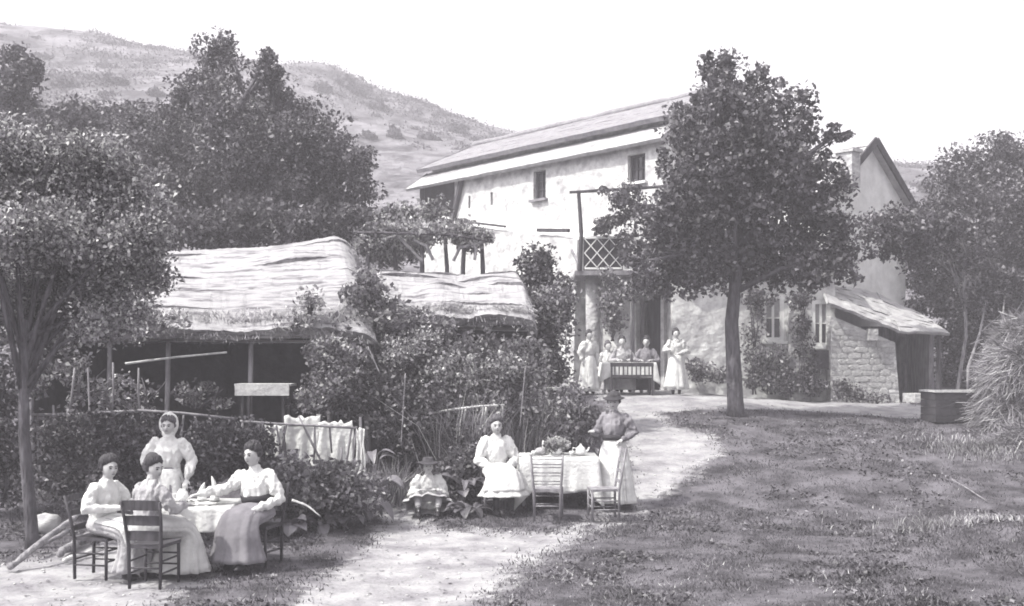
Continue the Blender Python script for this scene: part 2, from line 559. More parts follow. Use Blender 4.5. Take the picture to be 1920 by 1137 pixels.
def sub_sheet(name, Q):
    used = np.unique(Q)
    remap = np.zeros(len(Vg), np.int64); remap[used] = np.arange(len(used))
    me = np_mesh(name, Vg[used], remap[Q])
    at = me.attributes.new('path', 'FLOAT', 'POINT')
    at.data.foreach_set('value', PM.ravel()[used].astype(np.float32))
    o = link_mesh(name, me, 'ground', smooth=True)
    o['kind'] = 'structure'
    return o
sub_sheet('ground', Qg[qm < 0.5])
sub_sheet('path', Qg[qm >= 0.5])

# hill behind: ridge about 150 m away
RIDGE_PX = [-900, -300, 0, 100, 220, 340, 560, 640, 690, 740, 800, 890, 960, 1050, 1300, 1600, 1740, 1920, 2600]
RIDGE_PY = [-60, -10, 42, 72, 98, 126, 158, 166, 182, 212, 232, 258, 285, 320, 335, 345, 348, 335, 330]
def hill_z(x, y):
    px = 960 + x / 150 * F
    top = CAMZ + (HZ - np.interp(px, RIDGE_PX, RIDGE_PY)) / F * 150
    t = np.clip((y - 46) / 104, 0, 1)
    prof = np.where(t < 1, 1 - (1 - t) ** 1.5, 1)
    z0 = 3.0
    z = z0 + (top - z0) * prof
    z = np.where(y > 150, top - (y - 150) * 0.05, z)
    k = sstep(46, 70, y) * (0.35 + 0.65 * (1 - sstep(130, 150, y)))
    z = z + k * (3.0 * vnoise(x / 16, y / 18, 3) + 1.2 * vnoise(x / 5.5, y / 6, 4)) + 0.5 * k * vnoise(x / 2.2, y / 2.2, 9)
    return z
hx = np.linspace(-230, 230, 260); hy = np.concatenate([np.linspace(46, 150, 130), np.linspace(153, 420, 24)])
HX, HY = np.meshgrid(hx, hy)
HZv = hill_z(HX, HY)
HZv[0, :] -= 2.0
ii, jj = np.meshgrid(np.arange(len(hx) - 1), np.arange(len(hy) - 1))
a = (jj * len(hx) + ii).ravel()
me = np_mesh('hill', np.stack([HX, HY, HZv], -1).reshape(-1, 3), np.stack([a, a + 1, a + len(hx) + 1, a + len(hx)], 1))
M['hill'] = material('hill_pasture', 0.05, 0.20, 0.22, 0.95, 1.0, .9, detail=15, c0=0.40, c1=0.60, bdist=.8)
o = link_mesh('hill', me, 'hill', smooth=True); o['kind'] = 'structure'

# ------------------------------------------------------------------ farmhouse
HC = Vector((4.15, 30.0, 0)); HD = Vector((-0.6606, 0.7507, 0)); HN = Vector((0.7507, 0.6606, 0))
def H(u, v, z):
    return HC + HD * u + HN * v + Vector((0, 0, z))

def wall_panel(mb, O, U, N, w0, w1, z0, z1, holes, depth=0.22):
    """wall face at O + U*u with real openings; N points outwards; reveals go inwards by depth"""
    us = sorted(set([w0, w1] + [h[0] for h in holes] + [h[1] for h in holes]))
    zs = sorted(set([z0, z1] + [h[2] for h in holes] + [h[3] for h in holes]))
    def pt(u, z, d=0): return O + U * u + Vector((0, 0, z)) - N * d
    for i in range(len(us) - 1):
        for k in range(len(zs) - 1):
            um = (us[i] + us[i + 1]) / 2; zm = (zs[k] + zs[k + 1]) / 2
            if any(h[0] < um < h[1] and h[2] < zm < h[3] for h in holes): continue
            mb.add([pt(us[i], zs[k]), pt(us[i + 1], zs[k]), pt(us[i + 1], zs[k + 1]), pt(us[i], zs[k + 1])], [(0, 1, 2, 3)])
    for h in holes:
        q = [pt(h[0], h[2]), pt(h[1], h[2]), pt(h[1], h[3]), pt(h[0], h[3])]
        r = [pt(h[0], h[2], depth), pt(h[1], h[2], depth), pt(h[1], h[3], depth), pt(h[0], h[3], depth)]
        for s in range(4):
            t = (s + 1) % 4
            mb.add([q[s], q[t], r[t], r[s]], [(0, 1, 2, 3)])

def roof_slab(mb, e0, e1, r0, r1, th=0.12, courses=9, nu=26, lift=0.035, wob=0.05):
    """slope from eave e0-e1 to ridge r0-r1 in overlapping courses"""
    e0, e1, r0, r1 = [Vector(p) for p in (e0, e1, r0, r1)]
    nrm = (e1 - e0).cross(r0 - e0).normalized()
    if nrm.z < 0: nrm = -nrm
    for c in range(courses):
        t0 = c / courses; t1 = min(1.0, (c + 1.15) / courses)
        A = []; B = []; Cc = []
        for i in range(nu + 1):
            s = i / nu
            wv = wob * float(vnoise(s * 9, t0 * 5 + e0.x, 11)) + (0.006 if wob < .03 else .018) * random.uniform(-1, 1)
            lo = (e0.lerp(e1, s)).lerp(r0.lerp(r1, s), t0)
            hi = (e0.lerp(e1, s)).lerp(r0.lerp(r1, s), t1)
            dn = (e0.lerp(e1, s) - r0.lerp(r1, s)).normalized()
            A.append(lo + nrm * (lift * 1.6 + wv) + dn * random.uniform(0, 0.03))
            B.append(hi + nrm * (0.01 + wv))
            Cc.append(lo - nrm * (th if c == 0 else 0.02) + nrm * wv)
        n = nu + 1
        mb.add(A + B + Cc, [(i, i + 1, n + i + 1, n + i) for i in range(nu)] + [(2 * n + i, 2 * n + i + 1, i + 1, i) for i in range(nu)])
    # underside and verges
    d = -nrm * th
    mb.add([e0 + d, e1 + d, r1 + d, r0 + d], [(0, 1, 2, 3)])
    up = nrm * 0.03
    mb.add([e0 + d, r0 + d, r0 + up, e0 + up, e1 + d, r1 + d, r1 + up, e1 + up], [(0, 1, 2, 3), (4, 5, 6, 7)])

def window(parent, O, U, N, u0, u1, z0, z1, cols=2, rows=3, fw=0.05, frame='wood_dark', inset=0.14, sill='slate', bars=True, sill_out=0.12, blind=False):
    """window > frame, glazing bars, panes, sill"""
    def pt(u, z, d=0): return O + U * u + Vector((0, 0, z)) - N * d
    mb = MB()
    rot = Matrix((U, -N, Vector((0, 0, 1)))).transposed()
    def bx(ua, ub, za, zb, d0, d1): mb.box(pt((ua + ub) / 2, (za + zb) / 2, (d0 + d1) / 2), (abs(ub - ua), abs(d1 - d0), abs(zb - za)), rot)
    bx(u0, u0 + fw, z0, z1, inset - .04, inset + .03); bx(u1 - fw, u1, z0, z1, inset - .04, inset + .03)
    bx(u0 + fw, u1 - fw, z0, z0 + fw, inset - .04, inset + .03); bx(u0 + fw, u1 - fw, z1 - fw, z1, inset - .04, inset + .03)
    w = mb.build('window', frame, parent)
    du = (u1 - u0 - 2 * fw) / cols; dz = (z1 - z0 - 2 * fw) / rows
    if bars:
        for i in range(1, cols):
            mb = MB(); hb = .03 if blind else .013; bx(u0 + fw + i * du - hb, u0 + fw + i * du + hb, z0 + fw, z1 - fw, inset - .02, inset + .02); mb.build('glazing_bar', frame, w)
        for k in range(1, rows):
            mb = MB(); bx(u0 + fw, u1 - fw, z0 + fw + k * dz - .012, z0 + fw + k * dz + .012, inset - .017, inset + .017); mb.build('glazing_bar', frame, w)
    for i in range(cols):
        for k in range(rows):
            mb = MB(); bx(u0 + fw + i * du, u0 + fw + (i + 1) * du, z0 + fw + k * dz, z0 + fw + (k + 1) * dz, inset + .022, inset + .028 + .004 * random.random()); mb.build('pane', 'cloth_pale' if blind and k == rows - 1 else 'window_pane', w)
    if sill:
        mb = MB(); bx(u0 - .09, u1 + .09, z0 - .07, z0 - .002, -sill_out, inset - .045); mb.build('sill', sill, w)
    return w

house = empty('farmhouse', (4.15, 30.0, gzf(4.15, 30)), 0, 'long whitewashed two-storey farmhouse with double-stepped roof, balcony and deep eaves', 'house')
NEGN = -HN
EAVE = 8.45
mb = MB()
holes = [(4.72, 5.28, 7.42, 8.30), (0.68, 1.34, 7.45, 8.24), (8.36, 8.47, 7.5, 7.92), (7.22, 7.34, 7.49, 7.90), (0.12, 1.02, 1.45, 4.35)]
wall_panel(mb, HC, HD, NEGN, 0.0, 9.2, 1.0, 8.75, holes, 0.3)
# right gable end and back
mb.add([H(0, 0, 1.0), H(0, 5.6, 1.0), H(0, 5.6, 8.6), H(0, 2.9, 10.3), H(0, .3, 9.15), H(0, 0, 8.75)], [(0, 1, 2, 3, 4, 5)])
mb.add([H(0, 5.6, 1.0), H(11.3, 5.6, 1.0), H(11.3, 5.6, 8.6), H(0, 5.6, 8.6)], [(0, 1, 2, 3)])
mb.add([H(11.3, 1.6, 1.0), H(11.3, 5.6, 1.0), H(11.3, 5.6, 8.6), H(11.3, 2.9, 10.3), H(11.3, 1.6, 9.6)], [(0, 1, 2, 3, 4)])
# strip of wall between the two roofs
mb.add([H(0.05, .62, 8.6), H(11.25, .62, 8.6), H(11.25, .62, 9.4), H(0.05, .62, 9.4)], [(0, 1, 2, 3)])
mb.build('wall', 'whitewash', house)
# dark recess under the far end of the eaves, its shade put into the colour
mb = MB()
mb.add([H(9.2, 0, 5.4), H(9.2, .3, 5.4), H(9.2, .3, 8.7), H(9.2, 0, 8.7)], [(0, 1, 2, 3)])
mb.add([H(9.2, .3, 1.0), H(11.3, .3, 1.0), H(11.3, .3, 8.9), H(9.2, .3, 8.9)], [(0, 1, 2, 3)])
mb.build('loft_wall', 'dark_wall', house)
mb = MB(); mb.bar(H(11.15, .1, 1.5), H(11.15, .1, 8.5), .16); mb.bar(H(9.3, -.05, 7.0), H(8.7, -.1, 8.5), .14)
mb.build('loft_post', 'wood_dark', house)
# lower and upper roof
mb = MB(); roof_slab(mb, H(-.15, -.3, 8.47), H(11.6, -.3, 8.47), H(-.15, .66, 9.12), H(11.6, .66, 9.12), .09, 4, 40, .008, .006)
mb.build('lower_roof', 'slate_pale', house)
mb = MB()
roof_slab(mb, H(-.35, .25, 9.22), H(11.7, .25, 9.22), H(-.35, 2.9, 10.42), H(11.7, 2.9, 10.42), .13, 8, 40, .008, .012)
roof_slab(mb, H(-.35, 5.9, 8.5), H(11.7, 5.9, 8.5), H(-.35, 2.93, 10.42), H(11.7, 2.93, 10.42), .15, 8, 20)
rf = mb.build('roof', 'slate', house)
mb = MB()
pts = [H(-.4 + 12.1 * i / 24, 2.915, 10.45 + .03 * random.uniform(-1, 1)) for i in range(25)]
mb.tube(pts, [.11 + .02 * random.uniform(-1, 1) for _ in pts], 8); mb.build('ridge', 'slate', rf, smooth=True)
window(house, HC, HD, NEGN, 4.72, 5.28, 7.42, 8.30, 2, 3, .06, 'wood_dark', .16, 'slate')
window(house, HC, HD, NEGN, 0.68, 1.34, 7.45, 8.24, 3, 2, .06, 'wood_dark', .16, 'paint_white')
for u0, u1, z0, z1 in holes[2:4]:
    mb = MB(); mb.box((H(u0, .27, z0) + H(u1, .27, z1)) / 2, (.3, .3, z1 - z0 - .01)); mb.build('slit_window', 'dark_wall', house)
mb = MB()
mb.add([H(.12, .45, 1.2), H(1.02, .45, 1.2), H(1.02, .45, 4.35), H(.12, .45, 4.35)], [(0, 1, 2, 3)])
dr = mb.build('door', 'wood_dark', house)
mb = MB(); mb.bar(H(.16, .2, 1.5), H(.16, .2, 4.3), .1); mb.bar(H(.98, .2, 1.5), H(.98, .2, 4.3), .1); mb.bar(H(.1, .2, 4.3), H(1.04, .2, 4.3), .1)
mb.build('door_frame', 'wood', dr)
mb = MB(); mb.box(H(.25, .4, 2.9), (.06, .06, .1)); mb.build('handle', 'wood_pale', dr)
# thick lower wall with sloping shelf top under the far windows
mb = MB()
n = 24
T = []; B = []; T2 = []
for i in range(n + 1):
    u = 2.6 + (9.9 - 2.6) * i / n
    zt = 6.1 + (7.2 - 6.1) * (u - 3.19) / (9.5 - 3.19) + .04 * float(vnoise(u * 2.2, 3, 4))
    T.append(H(u, -.75, zt - .1 + .03 * random.uniform(-1, 1))); B.append(H(u, -.95, 1.0)); T2.append(H(u, .02, zt + .12))
k = n + 1
mb.add(B + T + T2, [(i, i + 1, k + i + 1, k + i) for i in range(n)] + [(k + i, k + i + 1, 2 * k + i + 1, 2 * k + i) for i in range(n)])
mb.add([B[0], T[0], T2[0], H(2.6, .02, 1)], [(0, 1, 2, 3)]); mb.add([B[-1], T[-1], T2[-1], H(9.9, .02, 1)], [(0, 1, 2, 3)])
mb.build('lower_wall', 'whitewash', house)
mb = MB(); mb.bar(H(9.5, -.8, 7.22), H(5.7, -.8, 6.58), .09, .07); mb.bar(H(4.2, -.8, 6.33), H(2.9, -.8, 6.2), .12, .1); mb.build('coping_pole', 'wood_dark', house)

# balcony
bal_f0 = P(1078, 508, 29.4); bal_f1 = P(1250, 506, 29.1)
fz = bal_f0.z
mb = MB()
V = [bal_f0, bal_f1, H(0.02, -.02, fz), H(3.6, -.02, fz)]
V = [Vector((p.x, p.y, fz)) for p in V]
mb.add(V + [p - Vector((0, 0, .12)) for p in V], [(0, 1, 2, 3), (4, 7, 6, 5), (0, 4, 5, 1), (1, 5, 6, 2), (2, 6, 7, 3), (3, 7, 4, 0)])
balc = mb.build('balcony', 'wood', house)
def railing(a, b, zb, zt, n, sec):
    a = Vector((a.x, a.y, 0)); b = Vector((b.x, b.y, 0))
    Zv = Vector((0, 0, 1))
    mb = MB(); mb.bar(a + Zv * zt, b + Zv * zt, .08, .06); mb.build('handrail', 'paint_white', balc)
    mb = MB(); mb.bar(a + Zv * zb, b + Zv * zb, .06, .05); mb.build('bottom_rail', 'paint_white', balc)
    L = (b - a).length
    d = (b - a).normalized(); nn = Vector((-d.y, d.x, 0))
    st = L / n
    for i in range(n):
        for s in (1, -1):
            p = a + d * (st * i) + nn * (.012 * s); q = a + d * (st * (i + 1)) + nn * (.012 * s)
            zm = (zb + zt) / 2
            for za, zc in ((zb + .03, zm), (zm, zt - .03)):
                mb = MB()
                if s > 0: mb.bar(p + Zv * za, q + Zv * zc, .075, .022)
                else: mb.bar(p + Zv * zc, q + Zv * za, .075, .022)
                mb.build('lattice_bar', 'paint_white', balc)
mb = MB(); mb.bar(P(1094, 476, 29.52), P(1168, 476, 29.44), .03, .9); bb = mb.build('lattice_shade_board', 'wood_dark', balc)  # added dark board, its colour stands in for shade behind the lattice
railing(Vector((PX(1096, 29.4), 29.4, 0)), Vector((PX(1166, 29.32), 29.32, 0)), fz + .06, PZ(446, 29.4), 3, 0)
railing(Vector((PX(1170, 29.30), 29.30, 0)), Vector((PX(1240, 29.15), 29.15, 0)), fz + .06, PZ(446, 29.4), 3, 0)
mb = MB(); mb.tube([P(1087, 508, 29.4), P(1090, 440, 29.4), P(1085, 360, 29.4)], [.06, .055, .05], 8, .1); mb.build('corner_post', 'wood_dark', balc)
mb = MB(); mb.tube([P(1068, 361, 29.4), P(1120, 358, 29.4), P(1250, 350, 29.3)], [.04, .045, .04], 7, .1); mb.build('vine_pole', 'wood_dark', balc)
mb = MB(); mb.bar(P(1090, 505, 29.4), P(1072, 470, 30.6), .06); mb.build('brace', 'wood', balc)
mb = MB(); p = P(1112, 508, 29.9)
mb.tube([(p.x + .03, p.y, 1.4), (p.x, p.y, 3.0), (p.x, p.y, fz - .1)], [.24, .19, .2], 10, .04); mb.build('pillar', 'oldwall', house, smooth=True)
# pale plastered second pillar
p = P(1186, 508, 29.3)
mb = MB(); mb.tube([(p.x, p.y, 1.4), (p.x, p.y, 3.0), (p.x, p.y, fz - .1)], [.07, .06, .06], 8, .06); mb.build('pillar', 'wood', house, smooth=True)

# front wing that faces the yard
wing = empty('front_wing', (6.4, 29.1, gzf(6.4, 29.1)), 0, 'low plastered front wing with white windows behind the leafy tree', 'house')
WY = 29.05
O = Vector((0, WY, 0)); U = Vector((1, 0, 0)); N = Vector((0, -1, 0))
wA = (PX(1430, WY), PX(1470, WY), PZ(640, WY), PZ(553, WY)); wB = (PX(1522, WY), PX(1557, WY), PZ(650, WY), PZ(563, WY))
x0 = PX(1261, WY); x1 = PX(1566, WY)
mb = MB()
wall_panel(mb, O, U, N, x0, x1, 1.0, 5.1, [wA, wB], .2)
mb.add([(x0, WY, 1), (x0, 33, 1), (x0, 33, 6.6), (x0, WY, 5.1)], [(0, 1, 2, 3)])
mb.add([(x1, WY, 1), (x1, 31, 1), (x1, 31, 5.7), (x1, WY, 5.1)], [(0, 1, 2, 3)])
mb.build('wall', 'whitewash', wing)
mb = MB(); roof_slab(mb, (x0 - .1, WY - .3, 5.05), (x1 + .15, WY - .3, 5.05), (x0 - .1, 32.2, 6.4), (x1 + .15, 32.2, 6.4), .1, 7, 20); mb.build('roof', 'slate', wing)
window(wing, O, U, N, *wA, 2, 2, .10, 'paint_white', .05, 'paint_white', sill_out=.1, blind=True)
window(wing, O, U, N, *wB, 2, 2, .10, 'paint_white', .05, 'paint_white', sill_out=.1, blind=True)
mb = MB()
for a_, b_ in ((1478, 1500),):
    xa, xb = PX(a_, WY), PX(b_, WY)
    mb.add([(xa - .1, WY - .35, 1.0), (xb + .25, WY - .35, 1.0), (xb, WY - .12, 4.0), (xa, WY - .12, 4.0), (xa - .1, WY + .02, 1.0), (xb + .25, WY + .02, 1.0), (xb, WY + .02, 4.1), (xa, WY + .02, 4.1)],
           [(0, 1, 2, 3), (3, 2, 6, 7), (0, 3, 7, 4), (1, 5, 6, 2)])
mb.build('buttress', 'oldwall', wing)
mb = MB(); mb.box((PX(1542, WY), WY - .16, PZ(675, WY)), (.55, .3, .5)); mb.build('window_box', 'wood_dark', wing)

# gabled wing at the right end, parallel to the long house
gab = empty('gabled_wing', (10.1, 31.0, gzf(10.1, 31)), 0, 'tall white gable end with steep bare verge right of the leafy tree', 'house')
GA = Vector((10.08, 31.0, 0))
def G(u, v, z): return GA + HD * u + HN * v + Vector((0, 0, z))
mb = MB()
n = 10
mb.add([G(0, -2, 1), G(0, 2, 1), G(0, 2, 7.05), G(0, 0, 8.55), G(0, -2, 7.05)], [(0, 1, 2, 3, 4)])
mb.add([G(0, -2, 1), G(0, -2, 7.05), G(6, -2, 7.05), G(6, -2, 1)], [(0, 1, 2, 3)])
mb.add([G(0, 2, 1), G(0, 2, 7.05), G(6, 2, 7.05), G(6, 2, 1)], [(0, 1, 2, 3)])
mb.add([G(6, -2, 1), G(6, 2, 1), G(6, 2, 7.05), G(6, 0, 8.55), G(6, -2, 7.05)], [(0, 1, 2, 3, 4)])
mb.build('wall', 'whitewash_lit', gab)
mb = MB()
roof_slab(mb, G(-.22, -2.25, 6.92), G(6.2, -2.25, 6.92), G(-.22, 0, 8.68), G(6.2, 0, 8.68), .14, 7, 18)
roof_slab(mb, G(-.22, 2.25, 6.92), G(6.2, 2.25, 6.92), G(-.22, .03, 8.68), G(6.2, .03, 8.68), .14, 7, 18)
gr = mb.build('roof', 'slate_pale', gab)
mb = MB(); mb.bar(G(-.24, -2.27, 6.86), G(-.24, 0, 8.64), .06, .2); mb.bar(G(-.24, 2.27, 6.86), G(-.24, 0, 8.64), .06, .2); mb.build('bargeboard', 'wood_dark', gr)
mb = MB(); c = P(1590, 303, 30.1)
rot = Matrix((HD, HN, Vector((0, 0, 1)))).transposed()
mb.box((c.x, c.y, c.z - .25), (.5, .42, .95), rot); mb.box((c.x, c.y, c.z + .27), (.6, .52, .1), rot)
ch = mb.build('chimney', 'stone', gr)

# stone lean-to with open porch
lean = empty('stone_lean_to', (9.3, 28.6, gzf(9.3, 28.6)), 0, 'rough stone lean-to with sloping roof and open dark porch', 'outbuilding')
LY = 28.55
xa, xb, xc = PX(1558, LY), PX(1678, LY), PX(1762, LY)
gl = gzf(10, 28.5)
mb = MB()
nn = 10
def ztop(x): return 3.72 + (3.02 - 3.72) * (x - xa) / (xb - xa)
for i in range(nn):
    p0 = xa + (xb - xa) * i / nn; p1 = xa + (xb - xa) * (i + 1) / nn
    q0 = xa + (xb + .14 - xa) * i / nn; q1 = xa + (xb + .14 - xa) * (i + 1) / nn
    mb.add([(q0, LY - .02, gl - .3), (q1, LY - .02, gl - .3), (p1, LY, ztop(p1) - .1), (p0, LY, ztop(p0) - .1), (q0, LY + .45, gl - .3), (q1, LY + .45, gl - .3), (p1, LY + .45, ztop(p1) - .1), (p0, LY + .45, ztop(p0) - .1)],
           [(0, 1, 2, 3), (3, 2, 6, 7), (4, 7, 6, 5), (1, 5, 6, 2), (0, 3, 7, 4)])
lw = mb.build('wall', 'stone', lean)
# stones laid in the face
mbs = None
proto = []
for k in range(5):
    m_ = MB()
    def fn(p, q, kk=k): 
        s = 1 + .12 * math.sin(5 * p.x + kk) + .1 * math.cos(4 * p.z + kk * 2)
        f = lambda t: math.copysign(abs(t) ** .45, t)
        return Vector((f(p.x) * .5 * s, f(p.y) * .5, f(p.z) * .5 * s))
    m_.ellipsoid((0, 0, 0), (.5, .5, .5), 8, 4, None, fn)
    me = m_.mesh('stone'); me.materials.append(M['stone']); proto.append(me)
z = gl + .02
cnt = 0
while z < 3.45:
    h = random.uniform(.10, .2)
    x = xa + .02
    while x < xb + .1 - (z - gl) * .06:
        w = random.uniform(.12, .38)
        if z + h < ztop(x + w) - .12 and x + w < xb + .12 - (z - gl) * .06:
            st = bpy.data.objects.new('stone', random.choice(proto)); COL.objects.link(st)
            st.parent = lw
            st.location = Vector((x + w / 2, LY - .01, z + h / 2)) - OFF[lw.name]
            st.scale = (w * random.uniform(.85, 1.1), .03 + .04 * random.random(), h * random.uniform(.9, 1.1))
            st.rotation_euler = (0, random.uniform(-.14, .14), random.uniform(-.1, .1))
            cnt += 1
        x += w
    z += h
mb = MB()
e0 = Vector((xa - .15, LY - .25, 3.95)); e1 = Vector((xb + .05, LY - .28, 3.22)); e2 = Vector((xc + .18, LY - .2, 3.14))
r0 = Vector((xa + .1, 30.2, 4.75)); r1 = Vector((xb + .3, 30.9, 4.35)); r2 = Vector((xc + .25, 30.6, 3.75))
roof_slab(mb, e0, e1, r0, r1, .06, 9, 12, .008, .05); roof_slab(mb, e1, e2, r1, r2, .06, 9, 6, .008, .05)
mb.build('roof', 'slate_pale', lean)
mb = MB(); mb.tube([(xc - .02, LY, gl - .1), (xc - .03, LY, 3.1)], [.07, .06], 8, .08); mb.build('porch_post', 'wood_dark', lean)
mb = MB(); mb.box(((xb + xc) / 2 + .2, 30.6, 2.2), (2.0, .1, 2.4)); mb.build('porch_back', 'wood', lean)
mb = MB(); mb.box((xc - .1, 29.7, 2.1), (.08, 1.6, 2.2)); mb.build('porch_side', 'wood', lean)
mb = MB(); mb.box((PX(1633, LY), LY - .12, PZ(628, LY)), (.24, .2, .3)); mb.build('corbel', 'oldwall', lean)
mb = MB(); mb.box(((xb + xc) / 2 + .1, LY - .5, gl + .12), (1.0, .9, .24)); mb.build('step', 'stone', lean)

# ------------------------------------------------------------------ thatched sheds
def thatch(root, e0, e1, r0, r1, back_y, back_z, courses, seed, straws, nu=90, sag=0.12):
    e0, e1, r0, r1 = [Vector(p) for p in (e0, e1, r0, r1)]
    nrm = (e1 - e0).cross(r0 - e0).normalized()
    if nrm.z < 0: nrm = -nrm
    mb = MB()
    S = np.linspace(0, 1, nu + 1)
    def base(s, t):
        p = e0.lerp(e1, s).lerp(r0.lerp(r1, s), t)
        bul = .16 * math.sin(math.pi * min(1, t * 1.05)) + .14 * float(vnoise(s * 5, t * 3, seed))
        # verges roll down
        ed = min(s, 1 - s)
        roll = -.22 * max(0, 1 - ed / .05) ** 2
        ridge = -.25 * max(0, (t - .88) / .12) ** 2
        return p + nrm * (bul + roll + ridge) - Vector((0, 0, sag * math.sin(math.pi * s) * (0.4 + .6 * t)))
    for c in range(courses):
        t0 = c / courses; t1 = min(1, (c + 1.2) / courses)
        A = []; B = []; L = []; Mid = []
        for s in S:
            jag = .012 * float(vnoise(s * 40, c * 3.1, seed + 2)) + .006 * random.uniform(-1, 1)
            wav = .09 * float(vnoise(s * 4, c * 5.7, seed + 4)) * (c > 0)
            lift = max(.004, .022 + .13 * float(vnoise(s * 6, c * 2.3, seed + 5)))
            lo = base(s, max(-.04, t0 + jag + wav)); hi = base(s, t1)
            A.append(lo + nrm * lift); Mid.append(base(s, (t0 + t1) / 2 + wav * .5) + nrm * (lift * .55 + .008 * random.uniform(-1, 1))); B.append(hi + nrm * .004)
            th = (.16 + .06 * float(vnoise(s * 18, 2, seed))) if c == 0 else .03
            L.append(lo - nrm * th + (Vector((0, .1, 0)) if c == 0 else Vector()))
        k = nu + 1
        mb.add(A + Mid + B + L, [(i, i + 1, k + i + 1, k + i) for i in range(nu)] + [(k + i, k + i + 1, 2 * k + i + 1, 2 * k + i) for i in range(nu)] + [(3 * k + i, 3 * k + i + 1, i + 1, i) for i in range(nu)])
    # rolled ridge, back slope, underside and ends
    rp = [base(s, 1.0) for s in S[::6]]
    mb.tube([p - nrm * .17 + Vector((0, .1, .0)) for p in rp], [.17 + .03 * random.uniform(-1, 1) for _ in rp], 10, .05, True)
    b0 = Vector((r0.x, back_y, back_z)); b1 = Vector((r1.x, back_y, back_z))
    k = len(rp)
    mb.add(rp + [Vector((p.x, back_y, back_z)) for p in rp], [(i, i + 1, k + i + 1, k + i) for i in range(k - 1)])
    r0, r1 = rp[0], rp[-1]
    d = Vector((0, 0, -.22))
    for s, r, b in ((0, r0, b0), (1, r1, b1)):
        edge = [base(s, t) for t in np.linspace(0, 1, 9)]
        low = [e0.lerp(e1, s).lerp(r, t) - nrm * .26 + Vector((0, .08, 0)) for t in np.linspace(0, 1, 9)]
        mb.add(edge + low, [(i, i + 1, 10 + i, 9 + i) for i in range(8)])
        mb.add([r, b, b + d, r + d], [(0, 1, 2, 3)])
    u = [e0 - nrm * .24 + Vector((0, .1, 0)), e1 - nrm * .24 + Vector((0, .1, 0)), r1 - nrm * .4, r0 - nrm * .4]
    mb.add(u, [(0, 1, 2, 3)])
    rf = mb.build('thatch_roof', 'thatch', root)
    # loose straws on the surface and a ragged eave
    V = []; 
    dn = ((e0 + e1) - (r0 + r1)).normalized(); side = (e1 - e0).normalized()
    for i in range(straws):
        s = random.uniform(.005, .995); eav = random.random() < .02
        t = random.uniform(-.01, .03) if eav else random.uniform(.09, 1.0)
        p = base(s, t) + nrm * (random.uniform(.03, .09) if not eav else random.uniform(-.2, .07))
        dv = (dn + side * random.gauss(0, .35) + nrm * random.uniform(-.06, .03)).normalized()
        if eav: dv = (dv + Vector((0, 0, -.35))).normalized()
        l = random.uniform(.05, .12) if eav else random.uniform(.08, .24); w = random.uniform(.003, .008)
        sd = dv.cross(nrm).normalized() * w
        V += [p - sd, p + sd, p + sd * .5 + dv * l, p - sd * .5 + dv * l]
    link_mesh('straw', np_mesh('straw', np.array([tuple(v) for v in V]), np.arange(len(V)).reshape(-1, 4)), 'straw', rf)['kind'] = 'stuff'
    return rf

s1 = empty('thatched_shed', (-5.5, 19.2, gzf(-5.5, 19.2)), 0, 'long low shed with broad pale thatch over a dark open front', 'shed')
thatch(s1, (PX(-10, 19), 19, PZ(615, 19)), (PX(706, 19), 19, PZ(622, 19)), (PX(-10, 21.7), 21.7, PZ(478, 21.7)), (PX(652, 21.7), 21.7, PZ(428, 21.7)), 24.0, 3.2, 6, 21, 26000)
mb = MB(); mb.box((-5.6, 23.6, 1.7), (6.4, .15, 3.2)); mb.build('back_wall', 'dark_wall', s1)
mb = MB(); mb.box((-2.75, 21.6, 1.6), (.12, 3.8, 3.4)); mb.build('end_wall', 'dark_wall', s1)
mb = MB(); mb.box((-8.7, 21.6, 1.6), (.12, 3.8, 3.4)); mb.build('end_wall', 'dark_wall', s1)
for px in (60, 205, 315, 470, 620, 690):
    x = PX(px, 19.3)
    mb = MB(); mb.tube([(x + .03, 19.3, .15), (x - .02, 19.32, 1.4), (x, 19.35, 2.95)], [.05, .045, .04], 7, .1); mb.build('post', 'wood', s1, smooth=True)
mb = MB(); mb.tube([P(-5, 640, 19.36), P(350, 640, 19.36), P(700, 640, 19.36)], .05, 7, .1); mb.build('wall_plate', 'wood_dark', s1)
mb = MB(); mb.tube([P(235, 682, 19.1), P(330, 670, 19.1), P(425, 661, 19.1)], [.025, .022, .018], 6, .1); mb.build('tie_pole', 'wood_pale', s1)

s2 = empty('thatched_shed', (-.9, 20.6, gzf(-.9, 20.6)), 0, 'small thatched shed half buried in climbing leaves beside the larger one', 'shed')
thatch(s2, (PX(716, 20.3), 20.3, PZ(592, 20.3)), (PX(1008, 20.3), 20.3, PZ(600, 20.3)), (PX(690, 22.6), 22.6, PZ(502, 22.6)), (PX(974, 22.6), 22.6, PZ(500, 22.6)), 24.5, 3.2, 6, 33, 11000, 60, .05)
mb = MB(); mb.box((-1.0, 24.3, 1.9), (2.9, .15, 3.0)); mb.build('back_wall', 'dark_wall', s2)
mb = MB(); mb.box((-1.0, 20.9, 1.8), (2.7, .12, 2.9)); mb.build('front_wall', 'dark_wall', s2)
for px in (730, 870, 995):
    x = PX(px, 20.6)
    mb = MB(); mb.tube([(x, 20.6, .3), (x + .03, 20.6, 1.8), (x, 20.6, 3.1)], [.05, .045, .045], 7, .1); mb.build('post', 'wood', s2, smooth=True)

